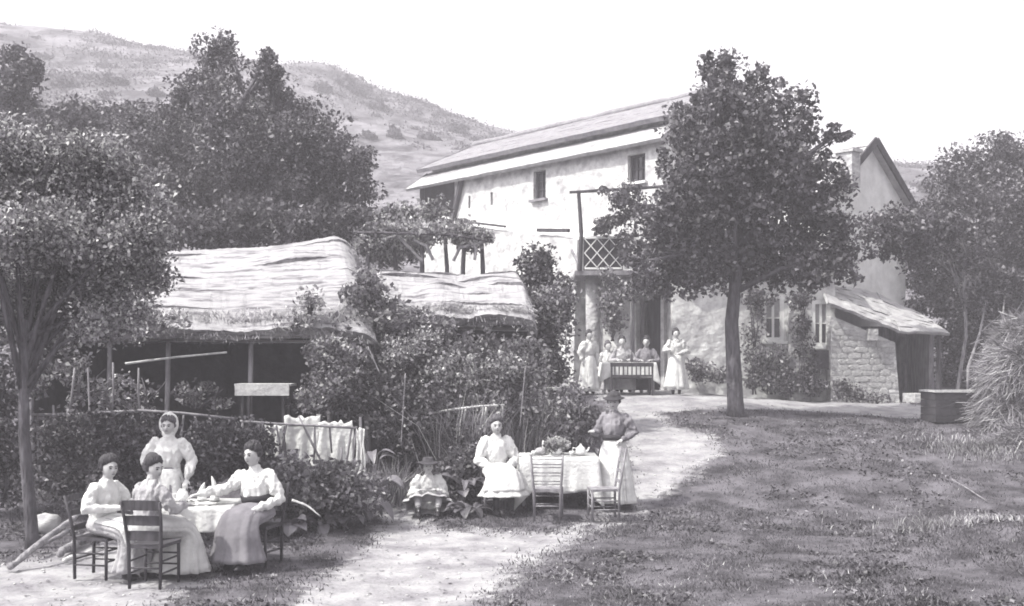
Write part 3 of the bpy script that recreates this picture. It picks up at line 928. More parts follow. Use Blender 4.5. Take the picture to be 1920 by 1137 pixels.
# rustic pergola behind the small shed
pg = empty('rustic_pergola', tuple(P(800, 560, 25.5)[:2]) + (gzf(-2, 25.5),), 0, 'rustic pergola of rough branches behind the small thatched roof', 'pergola')
for px, dy in ((688, 0), (742, .4), (792, 0), (838, .5), (868, 0), (905, .3)):
    b = P(px, 500, 25.5 + dy); t = P(px + random.uniform(-8, 8), 442, 25.5 + dy)
    mb = MB(); mb.tube([(b.x + .05, b.y, gzf(b.x, b.y) - .1), b, t], [.06, .055, .045], 7, .12); mb.build('post', 'bark', pg, smooth=True)
for k in range(5):
    y = 25.2 + k * .3
    mb = MB(); mb.tube([P(668 - 4 * k, 438 + random.uniform(-6, 6), y), P(760, 432 + random.uniform(-6, 6), y), P(850, 440 + random.uniform(-6, 6), y), P(922 + random.uniform(-15, 8), 452 + random.uniform(-8, 6), y)], [.03, .035, .03, .02], 7, .15); mb.build('pole', 'bark', pg, smooth=True)
for k in range(16):
    px = random.uniform(670, 915)
    mb = MB(); mb.tube([P(px, 440 + random.uniform(-10, 12), 25.0), P(px + random.uniform(-14, 14), 436 + random.uniform(-12, 6), 26.7)], [.03, .02], 6, .2); mb.build('cross_branch', 'bark', pg)
for a_, b_, c_ in (((715, 450), (745, 442), (792, 490)), ((850, 490), (862, 465), (905, 455)), ((812, 488), (800, 462), (775, 450)), ((890, 488), (893, 466), (880, 452))):
    mb = MB(); mb.tube([P(*a_, 25.3), P(*b_, 25.3), P(*c_, 25.3)], [.035, .04, .03], 6, .1); mb.build('brace', 'bark_pale', pg)
pl = crown_points([((P(790, 436, 25.9)), (1.55, .7, .16)), ((P(700, 455, 25.7)), (.4, .5, .3)), ((P(890, 450, 25.7)), (.4, .5, .2))], 4200, 30, .13)
link_mesh('vine', leaf_np('vine', pl, .1), 'leaf_light', pg)

# ------------------------------------------------------------------ trees
def lobes_px(lst, Y, dy=None, dd=0.8):
    out = []
    for px, py, rx, rz in lst:
        y = Y + random.uniform(-dd, dd)
        c = P(px, py, y)
        out.append(((c.x, c.y, c.z), (rx / F * y, (dy or (rx / F * y) * .8), rz / F * y)))
    return out

# leafy tree in front of the house
ft = lobes_px([(1365, 165, 45, 45), (1420, 160, 30, 35), (1350, 235, 70, 60), (1440, 225, 65, 55), (1310, 300, 60, 55), (1400, 320, 90, 75), (1490, 290, 50, 60), (1260, 385, 55, 50), (1350, 410, 90, 65), (1455, 390, 80, 70), (1535, 370, 45, 55), (1235, 460, 50, 45), (1320, 490, 80, 45), (1430, 490, 85, 50), (1530, 470, 55, 50), (1200, 500, 32, 30), (1250, 530, 45, 22), (1560, 420, 35, 35), (1575, 255, 20, 16), (1340, 120, 22, 22), (1300, 215, 25, 28), (1545, 500, 50, 30), (1600, 470, 25, 18), (1265, 330, 30, 25)], 24.0, None, .9)
bx, by = PX(1380, 24), 24.0
tree('leafy_tree', 'round-crowned leafy tree with straight dark trunk in front of the farmhouse', (bx, by, gzf(bx, by)), tuple(P(1388, 430, 24)), .17, ft, 36000, .11, 'leaf_dark', clump=46, spread=.135, shell=(.4, 1.32), elong=.7)
# small side branch with bare twig on trunk
# left tree in front of the long shed
lt = lobes_px([(40, 350, 80, 60), (150, 345, 80, 50), (245, 370, 60, 45), (60, 440, 80, 60), (170, 440, 80, 60), (265, 440, 60, 50), (30, 535, 75, 55), (130, 530, 80, 55), (220, 530, 60, 50), (285, 505, 35, 40), (100, 610, 60, 35), (190, 610, 55, 35), (250, 595, 40, 25), (-60, 600, 70, 60), (-80, 420, 90, 110), (80, 290, 70, 35), (190, 290, 50, 30), (10, 280, 50, 50)], 14.5, None, .7)
bx, by = PX(62, 14.2), 14.2
tree('leafy_tree', 'leafy tree with leaning forked trunk at the left edge of the yard', (bx, by, gzf(bx, by)), tuple(P(45, 600, 14.2)), .085, lt, 54000, .06, 'leaf_light', clump=36, spread=.15, shell=(.35, 1.08))
mb = MB()
# big dark tree behind the shed
bt = lobes_px([(410, 92, 22, 28), (408, 120, 34, 42), (502, 112, 16, 22), (395, 170, 55, 45), (425, 225, 65, 50), (500, 140, 26, 38), (505, 195, 45, 45), (345, 230, 40, 45), (340, 300, 80, 65), (470, 290, 100, 75), (575, 270, 65, 60), (255, 310, 70, 60), (380, 370, 110, 60), (500, 380, 110, 60), (605, 350, 75, 65), (640, 300, 45, 40), (550, 195, 28, 30), (310, 390, 90, 50), (640, 410, 60, 35), (270, 250, 50, 40), (230, 380, 70, 60), (680, 330, 25, 40)], 28.5, None, 1.2)
bx, by = PX(440, 28.5), 28.5
tree('broad_tree', 'broad dark twin-peaked tree towering behind the long thatched shed', (bx, by, gzf(bx, by)), tuple(P(450, 330, 28.5)), .26, bt, 72000, .11, 'leaf_dark', clump=60, spread=.16, shell=(.3, 1.2))
bt = lobes_px([(30, 130, 38, 55), (25, 200, 45, 55), (40, 260, 50, 50), (110, 240, 70, 40), (200, 235, 60, 40), (280, 230, 50, 35), (130, 290, 90, 50), (20, 320, 70, 60), (240, 300, 70, 50)], 33, None, 1.0)
bx, by = PX(60, 33), 33
tree('broad_tree', 'dark narrow-topped tree far behind the yard at the left edge', (bx, by, gzf(bx, by)), tuple(P(60, 260, 33)), .22, bt, 22000, .16, 'leaf_dark', clump=50, spread=.16, shell=(.25, 1.1))
# right-hand trees
bt = lobes_px([(1850, 320, 75, 55), (1900, 300, 60, 45), (1790, 350, 55, 40), (1830, 420, 100, 60), (1930, 400, 80, 80), (1740, 440, 70, 50), (1790, 520, 95, 70), (1900, 520, 90, 70), (1740, 560, 40, 50), (1850, 620, 100, 60), (1790, 680, 50, 50), (1960, 600, 80, 90)], 33.0, None, 1.0)
bx, by = PX(1850, 33), 33
tree('broad_tree', 'dark leafy tree behind the stone lean-to at the right edge', (bx, by, gzf(bx, by)), tuple(P(1850, 500, 33)), .25, bt, 48000, .11, 'leaf_dark', clump=55, spread=.16, shell=(.2, 1.08))
bt = lobes_px([(1660, 430, 55, 30), (1720, 420, 60, 40), (1690, 470, 40, 25), (1800, 455, 50, 45), (1765, 430, 40, 30)], 27.5, None, .4)
bx, by = PX(1792, 28.5), 28.5
tree('slender_tree', 'slender pale-stemmed tree reaching over the lean-to roof', (bx, by, gzf(bx, by)), tuple(P(1806, 500, 28)), .05, bt, 6500, .11, 'leaf_dark', bark='bark_pale', clump=30, spread=.13)
for i, (p0, p1, lab) in enumerate((((1860, 720), (1885, 540), 'thin pale bare sapling right of the slender tree'), ((1815, 690), (1850, 560), 'thin pale sapling leaning right between lean-to and brushwood'))):
    a_ = P(*p0, 27); b_ = P(*p1, 27.5)
    r_ = empty('sapling', (a_.x, a_.y, gzf(a_.x, a_.y)), 0, lab, 'tree')
    mb = MB(); mb.tube([(a_.x, a_.y, gzf(a_.x, a_.y) - .1), a_, a_.lerp(b_, .5) + Vector((.06, 0, 0)), b_], [.04, .035, .03, .015], 7, .08)
    mb.tube([a_.lerp(b_, .5) + Vector((.06, 0, 0)), b_ + Vector((.5, .1, -.3))], [.02, .008], 5)
    mb.build('trunk', 'bark_pale', r_, smooth=True)
    link_mesh('crown', leaf_np('crown', crown_points([((b_.x, b_.y, b_.z + .1), (.5, .4, .35))], 350, 20, .1), .13), 'leaf_dark', r_)

# bushes on the hill
spots = [(80, 112, 'bush high on the left hillside under the skyline'), (205, 155, 'bush on the hillside left of the broad dark tree'), (290, 180, 'bush low on the hillside just left of the broad dark tree'), (120, 165, 'bush on the hillside above the pale field at left'), (655, 172, 'large bush on the skyline right of the broad dark tree'), (600, 172, 'bush on the skyline touching the broad dark tree'), (705, 205, 'bush just under the skyline where the hill drops'), (735, 258, 'bush halfway down the slope left of the farmhouse'), (800, 262, 'bush on the slope just above the farmhouse roof end'), (850, 248, 'small bush on the skyline left of the farmhouse ridge'), (690, 262, 'bush on the slope beside the broad dark tree'), (1735, 360, 'bush on the far slope between the gable and the right tree')]
words = ['round', 'low', 'ragged', 'wide', 'small']
for i, (px, py, lab_) in enumerate(spots):
    # march out along the ray until it meets the slope
    yy = 50.0
    while yy < 149 and hill_z(PX(px, yy), yy) < PZ(py, yy): yy += .5
    w = random.uniform(8, 20); h = w * random.uniform(.5, .8)
    if 600 < px < 700 and py < 200: w = 30; h = 20
    c = P(px, py, yy)
    zc = float(hill_z(c.x, c.y))
    lb = [((c.x, c.y, zc + h / F * yy * .4), (w / F * yy, w / F * yy, h / F * yy)), ((c.x + w / F * yy * .7, c.y + .5, zc + h / F * yy * .2), (w / F * yy * .7, w / F * yy * .7, h / F * yy * .7))]
    bush('hill_bush', 'dark ' + lab_, lb, 420, .5, 'leaf_far', 'bush', 'bushes on the hillside', 30, .25, stems=False)

g_ = np.random.default_rng(12)
cx = g_.uniform(-110, 70, 3200); cy = g_.uniform(50, 146, 3200)
ok = (vnoise(cx / 14, cy / 12, 31) + .25 * g_.uniform(-1, 1, 3200)) > -.06
cx, cy = cx[ok], cy[ok]
NS = 130000
idx = g_.integers(0, len(cx), NS)
rr_ = (.35 + 1.9 * g_.uniform(0, 1, len(cx)) ** 2)[idx]
px_ = cx[idx] + g_.normal(size=NS) * rr_; py_ = cy[idx] + g_.normal(size=NS) * rr_
pz_ = hill_z(px_, py_) + np.abs(g_.normal(size=NS)) * .22 * rr_ ** .5
tag(link_mesh('scrub', leaf_np('scrub', np.stack([px_, py_, pz_], 1), .26), 'leaf_far'), 'low scrub scattered over the hillside', 'scrub', kind='stuff')

# ------------------------------------------------------------------ shrubs, vines, hedges
def bpx(name, label, lst, Y, n, leaf, mat, dd=.3, dy=None, **k):
    return bush(name, label, lobes_px(lst, Y, dy, dd), n, leaf, mat, **k)
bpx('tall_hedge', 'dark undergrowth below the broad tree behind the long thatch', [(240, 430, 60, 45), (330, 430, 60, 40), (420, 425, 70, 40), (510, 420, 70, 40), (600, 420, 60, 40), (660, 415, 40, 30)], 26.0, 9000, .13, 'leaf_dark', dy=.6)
bpx('garden_shrub', 'dark shrub left of the leaning trunk at the left edge', [(10, 720, 45, 60), (0, 830, 40, 60), (15, 900, 35, 40), (-60, 780, 60, 120)], 16.6, 4500, .085, 'leaf_dark', dy=.4)
bpx('climbing_vine', 'climbing vine spilling between the two thatched roofs', [(705, 575, 38, 32), (755, 605, 45, 25), (665, 570, 24, 35), (815, 628, 40, 25), (720, 625, 55, 35), (690, 535, 14, 25), (652, 615, 30, 25)], 19.6, 4600, .1, 'leaf', dy=.35, dd=.15)
bpx('round_shrub', 'dark rounded shrub against the white wall beside the small thatch', [(1003, 500, 30, 38), (1010, 545, 38, 40)], 22.6, 2600, .09, 'leaf_dark')
bpx('climbing_shrub', 'tall climbing shrub right of the small thatched shed', [(1035, 570, 35, 40), (1040, 630, 30, 45), (1010, 640, 30, 50), (1055, 550, 14, 35), (1035, 690, 30, 35)], 22.0, 5500, .09, 'leaf')
bpx('hedge', 'leafy hedge in front of the small thatched shed', [(740, 690, 60, 50), (830, 690, 60, 45), (910, 675, 60, 40), (980, 680, 50, 45), (870, 730, 70, 40), (690, 695, 40, 55)], 19.4, 9000, .085, 'leaf', dy=.5, extra=('flower', 120, .06))
bpx('flowering_shrub', 'paler flowering shrub in the middle of the hedge', [(870, 700, 60, 25), (905, 730, 50, 30), (820, 720, 40, 30)], 18.7, 3000, .075, 'leaf_light', dy=.3, extra=('flower', 200, .05))
bpx('garden_shrub', 'pale fine-leaved shrub in front of the small thatched shed', [(770, 660, 35, 30), (800, 640, 25, 22)], 18.9, 1800, .06, 'leaf_light', dy=.25)
bpx('garden_shrub', 'pale fine-leaved shrub left of the plank table', [(960, 700, 30, 25), (935, 690, 22, 20)], 18.6, 1500, .06, 'leaf_light', dy=.25)
bpx('hedge', 'lower hedge below the plank table at the foot of the terrace', [(960, 760, 55, 45), (1040, 790, 50, 50), (1075, 800, 30, 45), (880, 790, 60, 40), (1100, 785, 18, 25), (1000, 820, 60, 30), (1065, 745, 20, 14), (985, 715, 40, 28)], 18.9, 7000, .08, 'leaf', dy=.4, extra=('flower', 60, .05))
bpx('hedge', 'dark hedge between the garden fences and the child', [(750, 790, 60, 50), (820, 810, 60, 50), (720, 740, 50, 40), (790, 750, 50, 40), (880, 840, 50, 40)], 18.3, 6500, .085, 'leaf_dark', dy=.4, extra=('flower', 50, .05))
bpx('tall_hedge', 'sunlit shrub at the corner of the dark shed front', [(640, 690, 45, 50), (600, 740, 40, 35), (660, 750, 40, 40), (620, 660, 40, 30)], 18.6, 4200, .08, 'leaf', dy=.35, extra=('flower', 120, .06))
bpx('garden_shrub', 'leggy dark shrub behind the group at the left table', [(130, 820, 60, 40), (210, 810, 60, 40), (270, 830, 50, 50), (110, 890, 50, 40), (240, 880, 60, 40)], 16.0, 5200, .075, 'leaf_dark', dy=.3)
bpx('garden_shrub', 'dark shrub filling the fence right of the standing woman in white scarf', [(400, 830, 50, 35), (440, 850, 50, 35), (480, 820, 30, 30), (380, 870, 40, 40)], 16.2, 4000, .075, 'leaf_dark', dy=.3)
bpx('garden_shrub', 'low twiggy shrub beside the seated woman in dark belt', [(560, 910, 55, 40), (620, 910, 55, 40), (530, 960, 30, 30), (670, 920, 40, 35), (600, 960, 50, 18)], 15.7, 5500, .085, 'leaf', dy=.35)
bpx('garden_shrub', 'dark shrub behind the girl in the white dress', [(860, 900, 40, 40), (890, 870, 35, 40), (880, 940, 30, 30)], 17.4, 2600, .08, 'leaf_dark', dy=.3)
bpx('shed_creeper', 'thin creeper trailing inside the dark shed front', [(150, 720, 60, 50), (260, 740, 60, 35), (90, 680, 50, 50), (380, 745, 60, 22)], 18.6, 1800, .085, 'leaf', dy=.3)
bpx('shed_creeper', 'creeper hanging over the left part of the thatch eave', [(270, 610, 40, 25), (310, 600, 45, 14), (555, 600, 35, 14), (580, 565, 14, 25)], 18.75, 900, .085, 'leaf_light', dy=.15)
bpx('garden_shrub', 'leaves growing above the pergola below the eaves', [(740, 410, 50, 25), (690, 425, 40, 20), (820, 400, 30, 22), (840, 425, 40, 14)], 27.5, 2400, .12, 'leaf_light')
bpx('garden_shrub', 'leafy shrub seen through the pergola posts', [(720, 475, 40, 22), (770, 470, 30, 20)], 26.6, 1400, .1, 'leaf_light')
bpx('climbing_vine', 'vine trained along the balcony pole', [(1150, 365, 45, 12), (1165, 400, 22, 25), (1190, 380, 30, 30), (1140, 425, 25, 14), (1170, 470, 14, 28)], 29.2, 1800, .12, 'leaf_dark', dy=.2, dd=.1)
bpx('climbing_vine', 'vine hanging below the balcony floor', [(1145, 545, 22, 40), (1180, 540, 35, 25), (1150, 600, 18, 40)], 28.8, 1500, .11, 'leaf', dy=.2, dd=.1)
bpx('wall_creeper', 'dark creeper climbing the wall left of the first white window', [(1412, 600, 14, 50), (1415, 690, 20, 50), (1445, 690, 30, 50), (1425, 560, 25, 14)], 28.7, 2400, .1, 'leaf', dy=.2, dd=.1)
bpx('wall_creeper', 'creeper climbing between the two white windows', [(1505, 600, 10, 40), (1510, 680, 14, 60), (1530, 720, 20, 25), (1480, 720, 25, 25), (1500, 560, 12, 20)], 28.5, 2000, .1, 'leaf_dark', dy=.15, dd=.08)
bpx('garden_plant', 'low plants at the foot of the sunlit plaster wall', [(1315, 700, 25, 16), (1350, 705, 20, 14), (1300, 690, 14, 14)], 28.6, 1100, .09, 'leaf', dy=.25, dd=.1)
bpx('garden_plant', 'low plants at the foot of the stone lean-to wall', [(1575, 730, 18, 18), (1600, 738, 18, 12), (1640, 748, 30, 8)], 28.1, 800, .09, 'leaf', dy=.2, dd=.1)

# ------------------------------------------------------------------ fences and garden clutter
def fence(label, Y, rails, pickets, mat='wood_pale', posts=()):
    x = PX(rails[0][0][0], Y)
    r = empty('rustic_fence', (x, Y, gzf(x, Y)), 0, label, 'fence')
    for pts in rails:
        mb = MB(); mb.tube([P(px, py, Y + random.uniform(-.03, .03)) for px, py in pts], [random.uniform(.018, .026) for _ in pts], 6, .12); mb.build('rail', mat, r, smooth=True)
    for (ax, ay), (bx_, by_) in pickets:
        mb = MB(); a_ = P(ax, ay, Y + .04); b_ = P(bx_, by_, Y + .06)
        mb.tube([a_, a_.lerp(b_, .5) + Vector((random.uniform(-.02, .02), 0, 0)), b_], [.016, .018, .014], 6, .12); mb.build('picket', mat, r, smooth=True)
    return r
fence('rustic pole fence behind the group at the left table', 16.6,
      [[(60, 778), (150, 777), (260, 770), (340, 775), (445, 786)], [(75, 887), (160, 884), (240, 890)]],
      [((70, 780), (75, 925)), ((100, 760), (104, 930)), ((190, 770), (197, 930)), ((225, 800), (228, 930)), ((365, 778), (378, 850)), ((393, 780), (405, 840)), ((140, 690), (128, 790)), ((165, 690), (170, 930)), ((345, 776), (330, 920)), ((430, 784), (436, 900)), ((120, 885), (124, 930)), ((92, 886), (95, 930)), ((260, 690), (262, 780)), ((212, 680), (210, 780))], 'wood')
fence('rustic fence of slanting sticks in front of the white sheets', 16.5,
      [[(450, 790), (520, 795), (600, 799), (668, 803)]],
      [((492, 795), (512, 850)), ((518, 798), (526, 860)), ((537, 798), (528, 850)), ((560, 780), (612, 885)), ((618, 800), (622, 850)), ((660, 802), (648, 890)), ((640, 840), (636, 890)), ((668, 800), (660, 900)), ((590, 799), (588, 870)), ((455, 790), (452, 900))], 'wood')
fence('short rustic fence of thin sticks in the hedge behind the girl', 18.2,
      [[(806, 776), (850, 768), (900, 762), (946, 760)]],
      [((842, 770), (836, 812)), ((874, 764), (866, 810)), ((906, 763), (902, 790)), ((944, 760), (938, 800)), ((912, 762), (910, 800)), ((812, 775), (808, 815))], 'wood_pale')

def hanging_cloth(label, px0, px1, py0, py1, Y, seed, jag=8, mat='cloth_white'):
    n, m_ = 26, 14
    V = []
    for k in range(m_ + 1):
        for i in range(n + 1):
            s = i / n; t = k / m_
            jt = jag * float(vnoise(s * 9, 1.0, seed)) * (1 - t) * 2 + jag * float(vnoise(s * 6, 7.0, seed)) * t * 1.5
            px = px0 + (px1 - px0) * s + 5 * float(vnoise(t * 3, s * 4, seed + 3))
            py = py0 + (py1 - py0) * t + jt
            y = Y + .016 * math.sin(s * 15 + seed + t * 1.5) * (.4 + t) + .03 * float(vnoise(s * 12, t * 5, seed))
            V.append(tuple(P(px, py, y)))
    k = n + 1
    Q = [(j * k + i, j * k + i + 1, (j + 1) * k + i + 1, (j + 1) * k + i) for j in range(m_) for i in range(n)]
    me = bpy.data.meshes.new('hanging_sheet'); me.from_pydata(V, [], Q)
    c = P((px0 + px1) / 2, py1, Y)
    o = link_mesh('hanging_sheet', me, mat, None, smooth=True, base=(c.x, c.y, c.z))
    md = o.modifiers.new('thickness', 'SOLIDIFY'); md.thickness = .006
    return tag(o, label, 'cloth')
hanging_cloth('wide white sheet hung on a line behind the slanting fence', 535, 600, 782, 878, 17.0, 3, 5)
hanging_cloth('white sheet with ragged top right of the wide sheet', 596, 662, 790, 868, 16.95, 8, 5)
hanging_cloth('narrow white cloth at the left end of the slanting fence', 494, 532, 798, 858, 16.9, 12, 3)
hanging_cloth('narrow white cloth strip hanging by the fence end', 668, 684, 805, 890, 16.4, 15, 4)
# line that carries the sheets
a_ = P(486, 800, 16.98); b_ = P(676, 788, 16.98)
r_ = empty('washing_line', (a_.x, a_.y, gzf(a_.x, a_.y)), 0, 'thin washing line on two stakes holding the white sheets', 'washing line')
mb = MB(); mb.tube([a_, a_.lerp(b_, .5) - Vector((0, 0, .04)), b_], .006, 5); mb.build('line', 'wood_dark', r_)
for e in (a_, b_):
    mb = MB(); mb.tube([(e.x, e.y, gzf(e.x, e.y) - .1), e + Vector((0, 0, .05))], .022, 6); mb.build('stake', 'wood', r_)

# pale board on trestles in the shed
c = P(492, 731, 18.7)
bt_ = empty('trestle_table', (c.x, c.y, gzf(c.x, c.y)), 0, 'pale thick board on dark trestles inside the long thatched shed', 'table')
mb = MB(); mb.box((c.x, c.y - .02, c.z), (.92, .05, .2)); mb.box((c.x, c.y + .25, c.z + .08), (.96, .5, .04)); mb.build('board', 'wood_pale', bt_)
for s in (-1, 1):
    for d in (-.02, .42):
        mb = MB(); mb.bar((c.x + s * .38, c.y + .06 + d, gzf(c.x, c.y)), (c.x + s * .34, c.y + .06 + d, c.z + .05), .05); mb.build('leg', 'wood_dark', bt_)

# plank table in the hedge
c = P(1050, 729, 20.4)
pt_ = empty('plank_table', (c.x, c.y, gzf(c.x, c.y)), 0, 'small pale-topped plank table half hidden in the hedge below the far table', 'table')
mb = MB(); mb.box((c.x, c.y, c.z), (.5, .45, .045)); mb.build('top', 'wood_pale', pt_)
mb = MB(); mb.box((c.x, c.y + .02, c.z - .12), (.42, .36, .16)); mb.build('apron', 'wood_dark', pt_)
for sx in (-1, 1):
    for sy in (-1, 1):
        mb = MB(); mb.bar((c.x + sx * .18, c.y + sy * .16, gzf(c.x, c.y)), (c.x + sx * .18, c.y + sy * .16, c.z - .2), .045); mb.build('leg', 'wood_dark', pt_)

# stakes and poles on the ground
def pole(name, label, pts, r, mat='wood_pale', cat='pole'):
    r = list(r); p2 = []; r2 = []
    for i in range(13):
        f = i / 12 * (len(pts) - 1); k = min(int(f), len(pts) - 2)
        p2.append(Vector(pts[k]).lerp(Vector(pts[k + 1]), f - k) + Vector((random.uniform(-1, 1), 0, random.uniform(-1, 1))) * .25 * max(r)); r2.append((r[k] + (r[k + 1] - r[k]) * (f - k)) * random.uniform(.85, 1.15))
    mb = MB(); mb.tube(p2, r2, 9, .1)
    return tag(mb.build(name, mat, None, smooth=True, base=tuple(pts[0])), label, cat)
def gp(px, py, h=.05):
    # point on the ground seen at that spot
    Y = 9.0
    while Y < 30 and PZ(py, Y) > gzf(PX(px, Y), Y): Y += .05
    return Vector((PX(px, Y), Y, gzf(PX(px, Y), Y) + h))
a_ = gp(18, 1072, .05); b_ = P(155, 958, a_.y + 1.3)
pole('leaning_pole', 'long pale pole slanting up from the ground at the left edge', [a_, a_.lerp(b_, .5), b_], [.04, .036, .03], 'bark_pale')
pole('log', 'pale split log lying behind the left chair', [gp(110, 1050, .06), gp(150, 1025, .08), gp(190, 1010, .1)], [.05, .06, .05], 'bark_pale')
pole('log', 'second thin log lying under the left chair', [gp(120, 1058, .04), gp(200, 1035, .05)], [.03, .03])
pole('plank', 'grey plank lying across the logs by the tree', [gp(60, 1050, .12), gp(140, 1020, .2)], [.03, .03], 'wood')
pole('stick', 'thin stick lying on the rough grass at right', [gp(1785, 908, .06), gp(1810, 920, .05), gp(1850, 945, .04)], [.010, .011, .008], 'wood')
pole('stick', 'forked dry branch in the shrub beside the seated woman', [P(548, 938, 14.9), P(575, 948, 14.85), P(600, 968, 14.8)], [.02, .015, .008])
pole('garden_stick', 'thin upright stick in the hedge above the child', [P(760, 700, 17.9), P(752, 835, 17.8)], [.007, .009], 'wood')
pole('garden_stick', 'thin upright stick in the hedge behind the girl', [P(985, 690, 17.9), P(975, 800, 17.8)], [.007, .009], 'wood')
pole('garden_stick', 'pale stick poking out below the corner of the long thatch', [P(690, 650, 17.9), P(712, 700, 17.8)], [.007, .009], 'wood')
# pale stone by the tree foot
mb = MB(); c = gp(85, 1000, .1)
mb.ellipsoid(c, (.22, .18, .17), 14, 9, None, lambda p, q: q * (1 + .18 * math.sin(4 * p.x + 2) * math.cos(5 * p.z)))
tag(mb.build('boulder', 'stone', None, smooth=True, base=tuple(c)), 'rounded pale stone at the foot of the leaning tree', 'stone')

# dark wooden trough at right
c = P(1800, 800, 23); bz = gzf(c.x, c.y); w = 1.04; d = .8; zt = PZ(733, 23)
tr = empty('wooden_trough', (c.x, c.y + .4, bz), 0, 'dark wooden trough with pale rim beside the brushwood heap', 'trough')
for k in range(4):
    z0 = bz + .02 + (zt - bz - .06) * k / 4; hh = (zt - bz - .06) / 4 - .01
    mb = MB(); mb.box((c.x, c.y, z0 + hh / 2), (w, .04, hh)); mb.build('plank', 'dark_wall', tr)
    mb = MB(); mb.box((c.x, c.y + d, z0 + hh / 2), (w, .04, hh)); mb.build('plank', 'dark_wall', tr)
    for s in (-1, 1):
        mb = MB(); mb.box((c.x + s * (w / 2 - .02), c.y + d / 2, z0 + hh / 2), (.04, d - .045, hh)); mb.build('plank', 'dark_wall', tr)
mb = MB()
for s in (0, 1): mb.box((c.x, c.y + d * s, zt - .015), (w + .06, .08, .04))
for s in (-1, 1): mb.box((c.x + s * w / 2, c.y + d / 2, zt - .012), (.07, d - .09, .036))
mb.build('rim', 'wood_pale', tr)
mb = MB(); mb.box((c.x, c.y + d / 2, bz + .25), (w - .1, d - .1, .4)); mb.build('contents', 'earth_dark', tr)

# brushwood / hay heap at the right edge
def heap(name, label, lobes, n, mat, L, cat, droop=.5):
    c0 = lobes[0][0]
    V = []
    for i in range(n):
        c, r = random.choice(lobes)
        d_ = Vector((random.gauss(0, 1), random.gauss(0, 1), random.gauss(0, 1))).normalized()
        q = random.uniform(.6, 1.05)
        p = Vector((c[0] + d_.x * r[0] * q, c[1] + d_.y * r[1] * q, c[2] + d_.z * r[2] * q))
        dv = (d_ * .5 + Vector((random.gauss(0, .5) - .15, random.gauss(0, .4), random.uniform(-.9, .5)))).normalized()
        l = L * random.uniform(.5, 1.4); w = .006 * random.uniform(.7, 2)
        sd = dv.cross(Vector((random.gauss(0, 1), random.gauss(0, 1), random.gauss(0, 1)))).normalized() * w
        e = p + dv * l - Vector((0, 0, l * droop * random.random()))
        V += [p - sd, p + sd, e + sd * .4, e - sd * .4]
    root = empty(name, (c0[0], c0[1], gzf(c0[0], c0[1])), 0, label, cat)
    link_mesh('stalks', np_mesh('stalks', np.array([tuple(v) for v in V]), np.arange(len(V)).reshape(-1, 4)), mat, root)['kind'] = 'stuff'
    mb = MB()
    for c, r in lobes: mb.ellipsoid(c, (r[0] * .62, r[1] * .62, r[2] * .62), 14, 9)
    mb.build('core', 'earth_dark', root, smooth=True)
    return root
lb = lobes_px([(1912, 722, 60, 78), (1918, 650, 45, 58), (1880, 775, 38, 38), (1985, 700, 70, 120), (1925, 810, 55, 50), (1900, 690, 40, 50)], 22.5, .8, .2)
heap('brushwood_heap', 'shaggy heap of pale stalks and brushwood at the right edge', lb, 22000, 'straw', .36, 'heap')
lb = lobes_px([(1930, 850, 55, 60), (1900, 900, 45, 40)], 20.5, .7, .2)
heap('brushwood_heap', 'darker low heap of weeds below the brushwood at right', lb, 4500, 'leaf', .4, 'heap')

# broad-leaved garden plants: every leaf a piece of its own
def blade(L, W, curl):
    n = 6; V = []
    for i in range(n + 1):
        t = i / n
        w = W * math.sin(math.pi * min(1, .08 + t * .92)) ** .7 * (1 if t < .98 else .2)
        y = L * (t - .12 * t * t); z = L * (.55 * t - curl * t * t)
        V += [(-w / 2, y, z + w * .15), (0, y, z), (w / 2, y, z + w * .15)]
    Q = []
    for i in range(n):
        for j in (0, 1): Q.append((i * 3 + j, i * 3 + j + 1, (i + 1) * 3 + j + 1, (i + 1) * 3 + j))
    me = bpy.data.meshes.new('leaf'); me.from_pydata(V, [], Q); me.materials.append(M['leaf_big'])
    return me
LEAVES = [blade(.36, .17, .75), blade(.30, .2, .6), blade(.42, .13, .9), blade(.26, .12, .4)]
spots = [(545, 985, 15.2, 'at the edge of the grass beside the seated woman'), (600, 985, 15.6, 'below the slanting fence, left of the white strip'), (645, 970, 15.8, 'at the near edge of the garden bed'), (690, 940, 16.2, 'beside the pale track to the child'),
         (712, 890, 16.9, 'right of the white cloth strip'), (700, 850, 17.2, 'under the fence end behind the white strip'), (868, 900, 17.0, 'just right of the child in the hat'), (880, 960, 16.5, 'left of the girl in white at the grass edge'),
         (520, 890, 15.4, 'behind the shoulder of the seated woman'), (640, 900, 16.1, 'in front of the ragged sheet'), (580, 880, 16.2, 'in front of the wide sheet'), (490, 980, 15.2, 'behind the skirt of the seated woman')]
for px, py, Y, where in spots:
    x = PX(px, Y); zb = gzf(x, Y)
    r_ = empty('broad_leaved_plant', (x, Y, zb), 0, 'broad-leaved garden plant ' + where, 'plant', 'broad-leaved plants in the garden bed')
    tall = max(0, PZ(py, Y) - zb)
    mb = MB()
    for k in range(12):
        an = random.uniform(0, 6.28); hh = tall * random.uniform(.3, 1.0) + .05; rr = random.uniform(.04, .16)
        l = bpy.data.objects.new('leaf', random.choice(LEAVES)); COL.objects.link(l); l.parent = r_
        pos = Vector((math.cos(an) * rr, math.sin(an) * rr, hh))
        l.location = pos; l.rotation_euler = (random.uniform(-.4, .5), random.uniform(-.3, .3), an - 1.57)
        s = random.uniform(.75, 1.25); l.scale = (s, s, s)
        mb.tube([(0, 0, -.02), (pos.x * .5, pos.y * .5, hh * .6), pos], [.012, .009, .006], 5)
    mb.build('stalk', 'leaf_big', r_, local=True)

